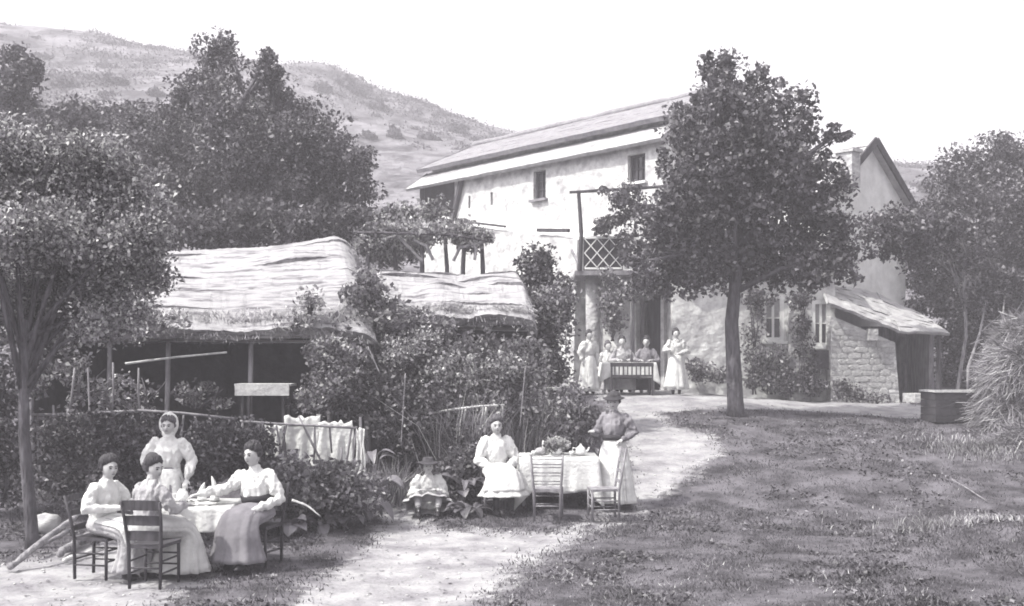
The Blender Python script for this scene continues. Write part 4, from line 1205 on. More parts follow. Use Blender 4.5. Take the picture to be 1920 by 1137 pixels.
# ------------------------------------------------------------------ tables, cloths, chairs
def table(label, c, w, d, h, rz=0, mat='wood'):
    r = empty('table', c, rz, label, 'table')
    mb = MB(); mb.box((0, 0, h - .015), (w, d, .03)); mb.build('top', mat, r, True)
    mb = MB()
    for s in (-1, 1):
        mb.box((0, s * (d / 2 - .06), h - .08), (w - .14, .025, .1)); mb.box((s * (w / 2 - .06), 0, h - .08), (.025, d - .145, .1))
    mb.build('apron', mat, r, True)
    for sx in (-1, 1):
        for sy in (-1, 1):
            mb = MB(); mb.tube([(sx * (w / 2 - .06), sy * (d / 2 - .06), 0), (sx * (w / 2 - .06), sy * (d / 2 - .06), h - .03)], [.022, .03], 8); mb.build('leg', mat, r, True)
    return r

def tablecloth(label, c, w, d, h, drop, rz=0, seed=1, amp=.035, side=None):
    """square cloth: flat top, hanging sides with folds, longer points at the corners"""
    N = 120; rows = 12
    per = []
    rc = .03
    for i in range(N):
        s = i / N * 4; k = int(s) % 4; f = s - int(s)
        cs = [(-1, -1), (1, -1), (1, 1), (-1, 1)]
        p = cs[k]; q = cs[(k + 1) % 4]
        x = (p[0] + (q[0] - p[0]) * f) * w / 2; y = (p[1] + (q[1] - p[1]) * f) * d / 2
        nx_, ny_ = [(0, -1), (1, 0), (0, 1), (-1, 0)][k]
        cd = min(f, 1 - f)
        cor = max(0, 1 - cd / .16)
        ox, oy = nx_, ny_
        if cor > 0:
            k2 = (k + 1) % 4 if f > .5 else (k - 1) % 4
            mx_, my_ = [(0, -1), (1, 0), (0, 1), (-1, 0)][k2]
            t = cor * .5
            ox = nx_ * (1 - t) + mx_ * t; oy = ny_ * (1 - t) + my_ * t
            l = math.hypot(ox, oy); ox /= l; oy /= l
        per.append((x, y, ox, oy, cor, i / N))
    rings = []
    for frac in (.0, .5, 1.0):
        if frac == 0: continue
        rings.append([Vector((x * frac, y * frac, h + .006 + .004 * float(vnoise(x * frac * 9, y * frac * 9, seed)))) for x, y, *_ in per])
    for k in range(1, rows + 1):
        t = k / rows
        ring = []
        for x, y, ox, oy, cor, f in per:
            dr = drop * (1 + .5 * cor ** 1.5) * (1 + .12 * float(vnoise(f * 14, 3, seed)))
            if side: dr *= side(x, y)
            fold = math.sin(f * 2 * math.pi * 17 + seed) * .55 + math.sin(f * 2 * math.pi * 29 + seed * 2) * .35
            out = .012 + amp * t * (1 + fold) + .07 * cor * t
            ring.append(Vector((x + ox * out, y + oy * out, h + .006 - .01 * min(1, t * 6) - dr * t)))
        rings.append(ring)
    mb = MB()
    mb.rings(rings, cap=False)
    n0 = len(mb.v); mb.v.append((0, 0, h + .006))
    for j in range(N): mb.f.append((n0, j, (j + 1) % N))
    o = mb.build('tablecloth', 'cloth_white', None, smooth=True)
    o.location = c; o.rotation_euler = (0, 0, rz)
    md = o.modifiers.new('thickness', 'SOLIDIFY'); md.thickness = .004
    return tag(o, label, 'tablecloth')

def chair(label, c, rz, mat='wood', slats=3, wide=.05, group=None, w=.42, hb=.93, turned=False):
    """ladder-back chair; local -Y is its front"""
    r = empty('chair', c, rz, label, 'chair', group)
    sh = .45; dp = .40
    for s in (-1, 1):
        mb = MB(); mb.tube([(s * (w / 2 - .03), dp / 2, 0), (s * (w / 2 - .02), dp / 2, sh), (s * w / 2, dp / 2 + .04, .7), (s * (w / 2 + .015), dp / 2 + .1, hb)], [.018, .02, .018, .015], 8); mb.build('back_post', mat, r, True, True)
        mb = MB(); mb.tube([(s * (w / 2 - .01), -dp / 2, 0), (s * (w / 2 - .01), -dp / 2, sh + .01)], [.017, .02], 8); mb.build('leg', mat, r, True, True)
        for z in (.16, .29):
            mb = MB(); mb.tube([(s * (w / 2 - .02), -dp / 2, z), (s * (w / 2 - .025), dp / 2, z)], .011, 6); mb.build('stretcher', mat, r, True, True)
    for y, z in ((-dp / 2, .2), (-dp / 2, .32), (dp / 2, .22)):
        mb = MB(); mb.tube([(-(w / 2 - .02), y, z), (w / 2 - .02, y, z)], .011, 6); mb.build('stretcher', mat, r, True, True)
    mb = MB()
    V = [(-w / 2 - .01, -dp / 2 - .02), (w / 2 + .01, -dp / 2 - .02), (w / 2 - .02, dp / 2 + .01), (-w / 2 + .02, dp / 2 + .01)]
    mb.add([(x, y, sh - .02) for x, y in V] + [(x, y, sh + .015) for x, y in V] + [(0, 0, sh + .005), (0, 0, sh - .02)], [(0, 1, 5, 4), (1, 2, 6, 5), (2, 3, 7, 6), (3, 0, 4, 7), (4, 5, 8), (5, 6, 8), (6, 7, 8), (7, 4, 8), (1, 0, 9), (2, 1, 9), (3, 2, 9), (0, 3, 9)])
    mb.build('seat', mat, r, True)
    for k in range(slats):
        z = .56 + (hb - .60) * k / max(1, slats - 1)
        t = (z - .45) / (hb - .45); y = dp / 2 + .1 * t ** 1.5; ww = w / 2 + .012 * t
        if turned:
            for dz in (-.02, .022):
                mb = MB(); mb.tube([(-ww, y, z + dz), (0, y + .015, z + dz), (ww, y, z + dz)], .008, 6); mb.build('back_slat', mat, r, True, True)
        else:
            mb = MB()
            A = [(-ww + 2 * ww * i / 6, y + .02 * math.sin(math.pi * i / 6)) for i in range(7)]
            V = [(x, yy - .006, z - wide / 2) for x, yy in A] + [(x, yy - .006, z + wide / 2 + .008 * math.sin(math.pi * i / 6)) for i, (x, yy) in enumerate(A)]
            V += [(x, yy + .008, zz) for x, yy, zz in [(v[0], v[1], v[2]) for v in V]]
            mb.add(V, [(i, i + 1, 7 + i + 1, 7 + i) for i in range(6)] + [(14 + i + 1, 14 + i, 21 + i, 21 + i + 1) for i in range(6)] + [(7 + i, 8 + i, 22 + i, 21 + i) for i in range(6)] + [(i + 1, i, 14 + i, 15 + i) for i in range(6)])
            mb.build('back_slat', mat, r, True)
    return r

def item(name, label, cat, c, prof, mat, n=14, extra=None):
    mb = MB(); mb.lathe((0, 0, 0), prof, n)
    if extra: extra(mb)
    o = mb.build(name, mat, None, smooth=True); o.location = c
    return tag(o, label, cat)
BOTTLE = [(.0, 0), (.034, 0), (.036, .02), (.036, .16), (.03, .19), (.013, .23), (.012, .28), (.015, .285), (.0, .287)]
CUP = [(0, 0), (.02, 0), (.022, .01), (.036, .05), (.04, .075), (.037, .075), (.03, .02), (0, .015)]
GLASS = [(0, 0), (.024, 0), (.03, .1), (.028, .1), (.022, .012), (0, .012)]
PLATE = [(0, 0), (.06, 0), (.11, .016), (.112, .02), (.06, .008), (0, .008)]
POT = [(0, 0), (.05, 0), (.075, .04), (.08, .08), (.06, .125), (.05, .13), (.045, .14), (.02, .155), (.012, .165), (.014, .18), (0, .185)]
def spout(mb):
    mb.tube([(.06, 0, .05), (.11, 0, .08), (.135, 0, .13)], [.022, .014, .01], 7)
    mb.tube([(-.065, 0, .11), (-.12, 0, .12), (-.13, 0, .08), (-.07, 0, .045)], .008, 6)
def napkin(label, c, h, seed):
    mb = MB(); rs = []
    for k in range(8):
        t = k / 7
        rs.append([Vector((math.cos(a) * (.055 * (1 - t) ** .7 + .004) * (1 + .3 * math.sin(3 * a + seed)), math.sin(a) * (.04 * (1 - t) ** .7 + .003) * (1 + .3 * math.cos(2 * a + seed)), h * t)) + Vector((.03 * math.sin(t * 3 + seed) * t, 0, 0)) for a in np.linspace(0, 2 * math.pi, 14, endpoint=False)])
    mb.rings(rs)
    o = mb.build('folded_napkin', 'cloth_white', None, smooth=True); o.location = c
    return tag(o, label, 'napkin')

# left table
TL = Vector((-3.68, 12.95, gzf(-3.68, 12.95)))
table('wooden table under the white cloth in the left foreground', TL, .82, .82, .72, R(6))
tablecloth('white cloth over the left foreground table', TL, .82, .82, .72, .27, R(6), 3)
zt = TL.z + .73
napkin('tall pointed white napkin on the left foreground table', (TL.x + .12, TL.y + .15, zt), .30, 1)
napkin('shorter white napkin left of the tall one on the left table', (TL.x - .02, TL.y + .2, zt), .22, 4)
item('water_glass', 'small glass at the back of the left foreground table', 'glass', (TL.x - .2, TL.y + .12, zt), GLASS, 'glassware')
item('jug', 'white china jug on the left foreground table', 'jug', (TL.x - .2, TL.y - .02, zt), [(r_ * .9, z_ * 1.1) for r_, z_ in POT[:7]] + [(.04, .165), (0, .16)], 'china', extra=lambda m_: m_.tube([(-.06, 0, .11), (-.105, 0, .11), (-.11, 0, .06), (-.06, 0, .04)], .008, 6))
item('plate', 'white plate at the front of the left foreground table', 'plate', (TL.x - .1, TL.y - .25, zt), PLATE, 'china', 22)
# right table
TR = Vector((.72, 17.2, gzf(.72, 17.2)))
table('wooden table under the white cloth in the middle of the yard', TR, 1.2, .85, .74)
tablecloth('white cloth hanging low over the middle yard table', TR, 1.2, .85, .74, .52, 0, 7, .03)
zt = TR.z + .75
item('teapot', 'white teapot at the right end of the middle yard table', 'teapot', (TR.x + .35, TR.y - .1, zt), POT, 'china', extra=spout)
item('cup', 'white cup at the left end of the middle yard table', 'cup', (TR.x - .38, TR.y - .15, zt), CUP, 'china')
item('cup', 'white cup right of the flowers on the middle yard table', 'cup', (TR.x + .2, TR.y - .22, zt), CUP, 'china')
item('bread_loaf', 'small round loaf left of the flowers on the yard table', 'bread', (TR.x - .27, TR.y + .05, zt), [(0, 0), (.08, .01), (.1, .05), (.07, .1), (0, .12)], 'cloth_pale')
napkin('pointed white napkin left of the flowers on the yard table', (TR.x - .2, TR.y + .2, zt), .22, 2)
v_ = empty('flower_vase', (TR.x - .02, TR.y + .05, zt), 0, 'low bowl of pale flowers in the middle of the yard table', 'flowers')
mb = MB(); mb.lathe((0, 0, 0), [(0, 0), (.06, 0), (.1, .06), (.11, .1), (.1, .1), (0, .09)], 16); mb.build('bowl', 'china', v_, True, True)
link_mesh('bouquet', leaf_np('bouquet', crown_points([((0, 0, .17), (.18, .15, .09))], 420, 12, .05), .06), 'flower', v_, True)['kind'] = 'stuff'
link_mesh('greenery', leaf_np('greenery', crown_points([((0, 0, .15), (.19, .16, .08))], 200, 12, .05), .07), 'leaf_light', v_, True)
# far table on the terrace
TF = Vector((PX(1177, 28), 28.0, gzf(PX(1177, 28), 28)))
table('wooden table under the white cloth on the far terrace', TF, 1.35, .8, .78)
tablecloth('white cloth over the far terrace table', TF, 1.35, .8, .78, .36, 0, 5, .03)
zt = TF.z + .79
item('bottle', 'dark bottle on the far terrace table', 'bottle', (TF.x + .1, TF.y, zt), BOTTLE, 'glassware')
item('cup', 'white cup on the far terrace table', 'cup', (TF.x - .25, TF.y - .1, zt), CUP, 'china')

chair('dark ladder-back chair with its back to the camera under the turning sitter', (PX(288, 11.75), 11.75, gzf(-3.8, 11.75)), R(172), 'wood_dark', 3, .10, w=.40)
chair('dark chair under the leftmost sitter', (PX(188, 12.35), 12.35, gzf(-4.6, 12.35)), R(78), 'wood_dark', 3, .06)
chair('dark chair under the seated woman with dark belt', (PX(486, 12.98), 12.98, gzf(-3.0, 12.98)), R(-18), 'wood_dark', 3, .06)
chair('empty grey ladder-back chair in front of the middle yard table', (PX(1027, 16.1), 16.1, gzf(.5, 16.1)), R(176), 'wood', 4, .05, w=.43, hb=.97, turned=True)
chair('empty grey chair turned sideways at the right end of the yard table', (PX(1132, 16.3), 16.3, gzf(1.4, 16.3)), R(-86), 'wood', 4, .05, hb=1.06)
chair('grey chair under the girl in the white dress', (PX(930, 16.85), 16.85, gzf(-.2, 16.85)), R(10), 'wood', 3, .05)
# slatted bench with its back to the camera at the far table
c = Vector((PX(1185, 26.9), 26.9, 0)); c.z = gzf(c.x, c.y)
bn = empty('slatted_bench', c, 0, 'dark slatted bench with its back to the camera at the far table', 'bench')
zs, zb = .42, PZ(681, 26.9) - c.z
mb = MB(); mb.box((0, .25, zs), (1.02, .4, .04)); mb.build('seat', 'wood_dark', bn, True)
mb = MB(); mb.box((0, 0, zb - .04), (1.06, .05, .1)); mb.build('top_rail', 'wood_dark', bn, True)
mb = MB(); mb.box((0, 0, zs + .06), (1.0, .04, .05)); mb.build('bottom_rail', 'wood_dark', bn, True)
for i in range(9):
    mb = MB(); mb.box((-.42 + .105 * i, 0, (zs + zb) / 2), (.03, .02, zb - zs - .16)); mb.build('slat', 'wood_dark', bn, True)
for sx in (-1, 1):
    mb = MB(); mb.tube([(sx * .5, 0, 0), (sx * .5, 0, zb - .08)], .024, 8); mb.build('back_post', 'wood_dark', bn, True)
    mb = MB(); mb.tube([(sx * .48, .42, 0), (sx * .48, .42, zs)], .024, 8); mb.build('leg', 'wood_dark', bn, True)

# ------------------------------------------------------------------ people
def V3(*a): return Vector(a)
def head_fn(p, q):
    x, y, z = p
    q = q.copy()
    if z < 0: q.x *= 1 - .22 * abs(z) ** 1.3
    if y < 0:
        f = -y
        q.y -= .024 * math.exp(-(x / .17) ** 2 - ((z + .18) / .17) ** 2) * f
        q.y -= .010 * math.exp(-(x / .14) ** 2 - ((z - .05) / .22) ** 2) * f
        for s in (-.36, .36): q.y += .011 * math.exp(-((x - s) / .16) ** 2 - ((z - .06) / .13) ** 2) * f
        q.y -= .006 * math.exp(-(x / .5) ** 2 - ((z - .27) / .12) ** 2) * f
        q.y -= .010 * math.exp(-(x / .22) ** 2 - ((z + .82) / .2) ** 2)
        q.y -= .005 * math.exp(-(x / .25) ** 2 - ((z + .52) / .09) ** 2)
        q.y += .007 * math.exp(-(x / .3) ** 2 - ((z + .66) / .07) ** 2)
    return q

def hand(mb, wrist, dr, nrm, s, side, curl=.5):
    dr = dr.normalized(); lat = dr.cross(nrm).normalized(); nrm = lat.cross(dr).normalized()
    rings = []
    for t, w, h in ((-.01, .022, .02), (.02, .03, .018), (.055, .04, .015), (.085, .038, .012), (.092, .03, .009)):
        c = wrist + dr * t * s
        rings.append([c + lat * math.cos(a) * w * s + nrm * math.sin(a) * h * s for a in np.linspace(0, 2 * math.pi, 10, endpoint=False)])
    mb.rings(rings)
    for i, L in enumerate((.062, .072, .067, .052)):
        o = (-1.5 + i) * .0225
        b = wrist + dr * (.075 - .004 * abs(i - 1.2)) * s + lat * o * s
        d1 = (dr - nrm * curl * .5 + lat * o * 1.5).normalized(); d2 = (dr - nrm * curl * 1.5 + lat * o * 1.5).normalized()
        mb.tube([b, b + d1 * L * .55 * s, b + d1 * L * .55 * s + d2 * L * .5 * s], [.0088 * s, .008 * s, .0065 * s], 7, 0, True)
    b = wrist + dr * .02 * s - lat * side * .026 * s
    d1 = (dr * .7 - lat * side * .75 - nrm * .25).normalized(); d2 = (dr * .95 - lat * side * .25 - nrm * .4).normalized()
    mb.tube([b, b + d1 * .035 * s, b + d1 * .035 * s + d2 * .032 * s], [.012 * s, .0095 * s, .007 * s], 7, 0, True)

def sheet(rings, a0, a1, n, amp, folds, seed, scale=1.0):
    """cloth over a list of (centre, ax, ay) cross-sections, with folds that deepen to the hem"""
    rs = []
    full = abs(a1 - a0) > 6.2
    for i, (c, ax, ay) in enumerate(rings):
        t = i / (len(rings) - 1)
        ring = []
        for j in range(n):
            a = a0 + (a1 - a0) * j / (n if full else n - 1)
            k = scale * (1 + 1.7 * amp * t ** .9 * (math.sin(folds * a + seed) + .6 * math.sin((folds * 1.7) // 1 * a + seed * 2.3 + t * 2)) + .012 * random.uniform(-1, 1))
            ring.append(c + ax * math.cos(a) * k + ay * math.sin(a) * k)
        rs.append(ring)
    mb = MB()
    if full:
        mb.rings(rs, cap=False)
    else:
        V = [p for r in rs for p in r]
        mb.add(V, [(i * n + j, i * n + j + 1, (i + 1) * n + j + 1, (i + 1) * n + j) for i in range(len(rs) - 1) for j in range(n - 1)])
    return mb

def interp_rings(keys, m):
    out = []
    n = len(keys)
    for i in range(m):
        f = i / (m - 1) * (n - 1); k = min(int(f), n - 2); t = f - k
        t2 = t
        p0 = keys[max(k - 1, 0)]; p1 = keys[k]; p2 = keys[k + 1]; p3 = keys[min(k + 2, n - 1)]
        r = []
        for q in range(3):
            a, b, c, d = p0[q], p1[q], p2[q], p3[q]
            r.append(.5 * ((2 * b) + (c - a) * t2 + (2 * a - 5 * b + 4 * c - d) * t2 * t2 + (3 * b - a - 3 * c + d) * t2 ** 3))
        out.append(tuple(r))
    return out

def person(label, loc, rz, pose='stand', s=1.0, lean=0, sidelean=0, twist=0, arm_l=None, arm_r=None, head=(0, 0, 0), blouse='cloth_white', skirt='cloth_pale', apron=None, belt=None,
           hair='hair_dark', bun=True, hat=None, scarf=None, voxel=.007, skirt_len=.07, flare=1.0, sleeves=True, legs_mat=None, collar=None, curl=.6, ruffle=1.0, skirt_folds=9):
    root = empty('person', loc, rz, label, 'person')
    pz = {'stand': .90, 'sit': .545, 'ground': .13}[pose]
    Pv = V3(0, 0, pz)
    T = Matrix.Rotation(sidelean, 3, 'Y') @ Matrix.Rotation(lean, 3, 'X') @ Matrix.Rotation(twist, 3, 'Z')
    def tp(x, y, z): return (Pv + T @ V3(x, y, z)) * s
    ex = T @ V3(1, 0, 0); ey = T @ V3(0, 1, 0)
    body = MB()
    def tring(z, rx, ry, y=0, k=1.0, n=16):
        c = tp(0, y, z)
        return [c + ex * math.cos(a) * rx * k * s + ey * math.sin(a) * ry * k * s for a in np.linspace(0, 2 * math.pi, n, endpoint=False)]
    body.rings([tring(-.08, .12, .1), tring(0, .155, .115), tring(.13, .118, .092), tring(.28, .142, .105, -.008), tring(.38, .155, .092), tring(.435, .12, .07), tring(.46, .06, .055), tring(.53, .045, .048, -.008), tring(.58, .045, .048, -.015)])
    HR = Matrix.Rotation(head[0], 3, 'Z') @ Matrix.Rotation(head[1], 3, 'X') @ Matrix.Rotation(head[2], 3, 'Y')
    hc = tp(0, -.025, .618)
    body.ellipsoid(hc, (.076 * s, .095 * s, .113 * s), 30, 20, HR, lambda p, q: head_fn(p, q / s) * s)
    for sx in (-1, 1):
        body.ellipsoid(hc + HR @ V3(sx * .077, .012, -.005) * s, (.012 * s, .02 * s, .03 * s), 8, 6, HR)
    # arms
    arms = []
    dflt = {1: (V3(.25, .02, .17), V3(.22, -.06, -.06)), -1: (V3(-.25, .02, .17), V3(-.22, -.06, -.06))}
    for sx, arm in ((1, arm_l), (-1, arm_r)):
        if arm is None: el, wr = dflt[sx]
        else: el, wr = V3(*arm[0]), V3(*arm[1])
        sh = tp(sx * .155, 0, .405); el = (Pv + el) * s; wr = (Pv + wr) * s
        body.tube([sh, sh.lerp(el, .5), el, el.lerp(wr, .4), wr], [.046 * s, .042 * s, .036 * s, .034 * s, .024 * s], 10, 0, True)
        dr = (wr - el).normalized()
        nv = V3(0, 0, 1) - dr * dr.z
        if nv.length < .3: nv = V3(sx, 0, 0)
        hand(body, wr, dr, nv, s, sx, curl)
        arms.append((sh, el, wr))
    # legs
    feet = []
    for sx in (-1, 1):
        if pose == 'stand': pts = [V3(sx * .08, 0, .88), V3(sx * .085, -.01, .5), V3(sx * .08, .015, .09)]
        elif pose == 'sit': pts = [V3(sx * .085, -.02, .53), V3(sx * .1, -.43, .5), V3(sx * .09, -.44 - .04 * sx, .09)]
        else: pts = [V3(sx * .09, -.02, .13), V3(sx * .17, -.27, .33), V3(sx * .15, -.47, .07)]
        pts = [p * s for p in pts]
        body.tube([pts[0], pts[0].lerp(pts[1], .5), pts[1], pts[1].lerp(pts[2], .35), pts[2]], [.08 * s, .07 * s, .052 * s, .052 * s, .034 * s], 10, 0, True)
        body.ellipsoid(pts[2] + V3(0, -.06, -.045) * s, (.034 * s, .1 * s, .035 * s), 10, 7)
        feet.append((pts[1], pts[2]))
    link_mesh('body', remesh(body, voxel * s, 2, .45), 'skin', root, True, True)
    # face details
    if voxel < .01:
        for sx in (-1, 1):
            mb = MB(); mb.ellipsoid(hc + HR @ V3(sx * .0285, -.0835, .008) * s, (.0135 * s, .0075 * s, .0078 * s), 10, 6, HR); mb.build('eye', 'eye', root, True, True)
            mb = MB(); mb.tube([hc + HR @ V3(sx * .014, -.095, .027) * s, hc + HR @ V3(sx * .03, -.094, .033) * s, hc + HR @ V3(sx * .047, -.082, .027) * s], .0045 * s, 6); mb.build('eyebrow', hair, root, True)
        mb = MB(); mb.ellipsoid(hc + HR @ V3(0, -.0925, -.052) * s, (.021 * s, .008 * s, .0055 * s), 10, 6, HR); mb.build('mouth', 'lip', root, True, True)
    # hair
    def hfn(p, q):
        q = q.copy()
        if p.y < -.12 and p.z < .66:
            k = min(1, (-.12 - p.y) / .3) * min(1, (.66 - p.z) / .34)
            q *= 1 - .36 * k
        if p.z < -.25: q *= 1 - .35 * min(1, (-.25 - p.z) / .4)
        return q * (1 + .045 * math.sin(9 * p.x + 7 * p.z) + .035 * math.sin(17 * p.y - 11 * p.z + 2) + .03 * math.sin(23 * p.x + 13 * p.y))
    mb = MB(); mb.ellipsoid(hc + HR @ V3(0, .014, .018) * s, (.100 * s, .112 * s, .128 * s), 30, 20, HR, hfn)
    if bun: mb.ellipsoid(hc + HR @ V3(0, .035, .12) * s, (.065 * s, .065 * s, .05 * s), 14, 8, HR, lambda p, q: q * (1 + .1 * math.sin(8 * p.x + 5 * p.y)))
    if voxel < .01:
        for k in range(46):
            a = -1.9 + 3.8 * k / 45 + random.uniform(-.04, .04)
            st = V3(math.sin(a) * .9, -math.cos(a) * .8, .42 - .42 * abs(a) / 1.9).normalized(); en = V3(random.uniform(-.2, .2), .45, .85).normalized()
            jt = random.uniform(.97, 1.04)
            pts = []
            for i in range(6):
                d_ = st.lerp(en, i / 5).normalized()
                pts.append(hc + HR @ (V3(0, .014, .018) + V3(d_.x * .103, d_.y * .114, d_.z * .130) * (jt * (.80, .95, 1.03, 1.05, 1.04, 1.0)[i] + .015 * math.sin(i * 2 + k))) * s)
            mb.tube(pts, [.003 * s, .006 * s, .008 * s, .008 * s, .007 * s, .005 * s], 5)
    mb.build('hair', hair, root, True, True)
    if scarf:
        mb = MB()
        def sfn(p, q):
            q = q.copy()
            if p.y < -.05 and p.z < .95: q *= 1 - .42 * min(1, (-.05 - p.y) / .35) * min(1, (.95 - p.z) / .42)
            return q * (1 + .02 * math.sin(11 * p.x))
        mb.ellipsoid(hc + HR @ V3(0, .024, .02) * s, (.122 * s, .130 * s, .156 * s), 24, 16, HR, sfn)
        mb.ellipsoid(hc + HR @ V3(0, .03, -.1) * s, (.085 * s, .07 * s, .06 * s), 16, 8, HR)
        mb.build('headscarf', scarf, root, True, True)
    if hat:
        hm, br, hh, ty = hat
        mb = MB(); rs = []
        for r_, z_ in ((.02, hh), (.07, hh - .005), (.085, hh * .75), (.09, .02), (br * .75, .0), (br, -.012), (br, -.02), (br * .7, -.008), (.088, -.012)):
            rs.append([hc + HR @ (V3(math.cos(a) * r_, math.sin(a) * r_ * 1.08 + .008, .065 + z_ + ty * math.cos(2 * a) * (r_ / br))) * s for a in np.linspace(0, 2 * math.pi, 24, endpoint=False)])
        mb.rings(rs); mb.build('hat', hm, root, True, True)
    # blouse with sleeves
    bl = MB()
    bl.rings([tring(.06 if pose != 'ground' else -.04, .135 if pose != 'ground' else .2, .108 if pose != 'ground' else .17), tring(.12, .15, .12), tring(.2, .163, .128, -.01), tring(.3, .166, .126, -.014), tring(.39, .168, .105), tring(.44, .125, .082), tring(.47, .068, .066), tring(.505, .056, .06, -.006), tring(.51, .04, .04, -.006)])
    for sh, el, wr in arms:
        if sleeves:
            bl.tube([sh, sh.lerp(el, .3), sh.lerp(el, .7), el, el.lerp(wr, .35), el.lerp(wr, .75), el.lerp(wr, .97)], [.064 * s * ruffle, .07 * s * ruffle, .064 * s * ruffle, .056 * s * ruffle, .052 * s * ruffle, .044 * s, .034 * s], 12, .04, True)
        else:
            bl.tube([sh, sh.lerp(el, .4), sh.lerp(el, .95)], [.062 * s, .068 * s, .06 * s], 12, .04, True)
    me = remesh(bl, .010 * s, 2, .7)
    co = np.empty(len(me.vertices) * 3, np.float32); me.vertices.foreach_get('co', co); co = co.reshape(-1, 3)
    nn_ = np.empty(len(me.vertices) * 3, np.float32); me.vertices.foreach_get('normal', nn_); nn_ = nn_.reshape(-1, 3)
    w_ = .034 * vnoise(co[:, 0] * 26 + co[:, 1] * 14, co[:, 2] * 13 + co[:, 1] * 9, len(label)) + .010 * vnoise(co[:, 0] * 55, co[:, 2] * 40, 3)
    co += nn_ * w_[:, None] * s
    me.vertices.foreach_set('co', co.ravel())
    link_mesh('blouse', me, blouse, root, True, True)
    if collar:
        mb = MB(); mb.rings([tring(.455, .085, .078), tring(.475, .078, .07), tring(.5, .066, .066, -.006), tring(.5, .05, .05)], cap=False); mb.build('collar', collar, root, True, True)
    # skirt
    X = V3(1, 0, 0); Yv = V3(0, 1, 0); Zv = V3(0, 0, 1)
    wc = Pv + T @ V3(0, 0, .1)
    if pose == 'stand':
        keys = [(wc, ex * .13, ey * .105), (V3(0, .005, .84), X * .185, Yv * .16), (V3(0, .01, .5), X * .23 * flare, Yv * .21 * flare), (V3(0, .02, skirt_len), X * .29 * flare, Yv * .27 * flare)]
    elif pose == 'sit':
        hem = skirt_len
        keys = [(wc, ex * .135, ey * .11), (V3(0, -.03, .575), X * .195, V3(0, .13, -.09)), (V3(0, -.22, .545), X * .215, V3(0, .02, -.115)), (V3(0, -.41, .515), X * .225, V3(0, .06, -.105)), (V3(0, -.455, .40), X * .235 * flare, V3(0, .125, -.03)), (V3(0, -.45, (.40 + hem) / 2), X * .26 * flare, V3(0, .16, 0) * flare), (V3(0, -.44, hem), X * .30 * flare, V3(0, .21, 0) * flare)]
    else:
        keys = [(wc, ex * .17, ey * .15), (V3(0, -.03, .16), X * .28, V3(0, .19, -.04)), (V3(0, -.2, .19), X * .36, V3(0, .1, -.15)), (V3(0, -.37, .17), X * .37, V3(0, .09, -.16))]
    keys = [(a * s, b * s, c * s) for a, b, c in keys]
    rr = interp_rings(keys, 18)
    if skirt:
        o = sheet(rr, 0, 2 * math.pi, 64, .035 if pose != 'ground' else .05, skirt_folds, len(label) * .7).build('skirt', skirt, root, True, True)
        md = o.modifiers.new('t', 'SOLIDIFY'); md.thickness = .006
    if apron:
        m_, a0, a1, upto = apron
        o = sheet(rr[1:upto], a0, a1, 34, .03, 7, 2.0, 1.06).build('apron', m_, root, True, True)
        md = o.modifiers.new('t', 'SOLIDIFY'); md.thickness = .005
    if belt:
        mb = MB(); bz_ = .05 if pose == 'sit' else 0
        mb.rings([tring(.07 + bz_, .15, .122), tring(.075 + bz_, .178, .152), tring(.14 + bz_, .182, .156), tring(.147 + bz_, .15, .122)], cap=False); mb.build('belt', belt, root, True, True)
    for kn, an in feet:
        mb = MB()
        mb.tube([kn.lerp(an, .72), an + V3(0, 0, -.02) * s], [.048 * s, .042 * s], 10, 0, True)
        mb.ellipsoid(an + V3(0, -.065, -.045) * s, (.041 * s, .115 * s, .042 * s), 12, 8, None, lambda p, q: V3(q.x, q.y, max(q.z, -.038 * s)))
        mb.build('boot', 'leather', root, True, True)
    if legs_mat:
        for kn, an in feet:
            mb = MB(); mb.tube([kn, kn.lerp(an, .35), kn.lerp(an, .8)], [.058 * s, .06 * s, .045 * s], 10, 0, True); mb.build('stocking', legs_mat, root, True, True)
    return root

FR = (math.radians(195), math.radians(345))
def at(px, Y, dz=0):
    x = PX(px, Y); return (x, Y, gzf(x, Y) + dz)
# left table
person('leftmost seated person in white shirt with pale apron, facing the left table', at(190, 12.35), R(68), 'sit', 1.06, lean=R(8), head=(R(-22), R(4), 0), skirt='cloth_pale', skirt_len=.10, flare=.85,
       apron=('cloth_white', math.radians(200), math.radians(345), 13), arm_l=((.27, -.13, .2), (.12, -.42, .22)), arm_r=((-.30, -.05, .2), (-.05, -.33, .2)), bun=False)
person('person on the dark chair, back to the camera, head turned to the right', at(270, 11.95), R(150), 'sit', 1.06, lean=R(10), twist=R(0), head=(R(-92), R(4), 0), blouse='cloth_pale', skirt='cloth_cream', skirt_len=.06, flare=1.3,
       arm_l=((.26, -.18, .18), (.12, -.48, .22)), arm_r=((-.28, -.12, .2), (-.14, -.42, .21)), collar='cloth_white', skirt_folds=12)
person('standing woman in white headscarf and white blouse behind the left table', at(316, 14.3), R(8), 'stand', 1.03, head=(R(-6), R(4), R(3)), skirt='cloth_mid', apron=('cloth_white', FR[0], FR[1], 17), scarf='cloth_white',
       arm_l=((.29, .0, .17), (.24, -.12, -.05)), arm_r=((-.30, .06, .18), (-.16, -.1, .06)), hair='hair_mid', ruffle=1.15)
person('seated woman in white blouse with dark belt right of the left table', at(486, 12.98), R(-16), 'sit', 1.10, lean=R(3), sidelean=R(-5), head=(R(-8), R(2), R(-3)), skirt='cloth_mid', belt='cloth_dark', skirt_len=.1,
       arm_l=((.27, -.04, .16), (.14, -.36, .07)), arm_r=((-.30, -.16, .26), (-.50, -.36, .22)), ruffle=1.12)
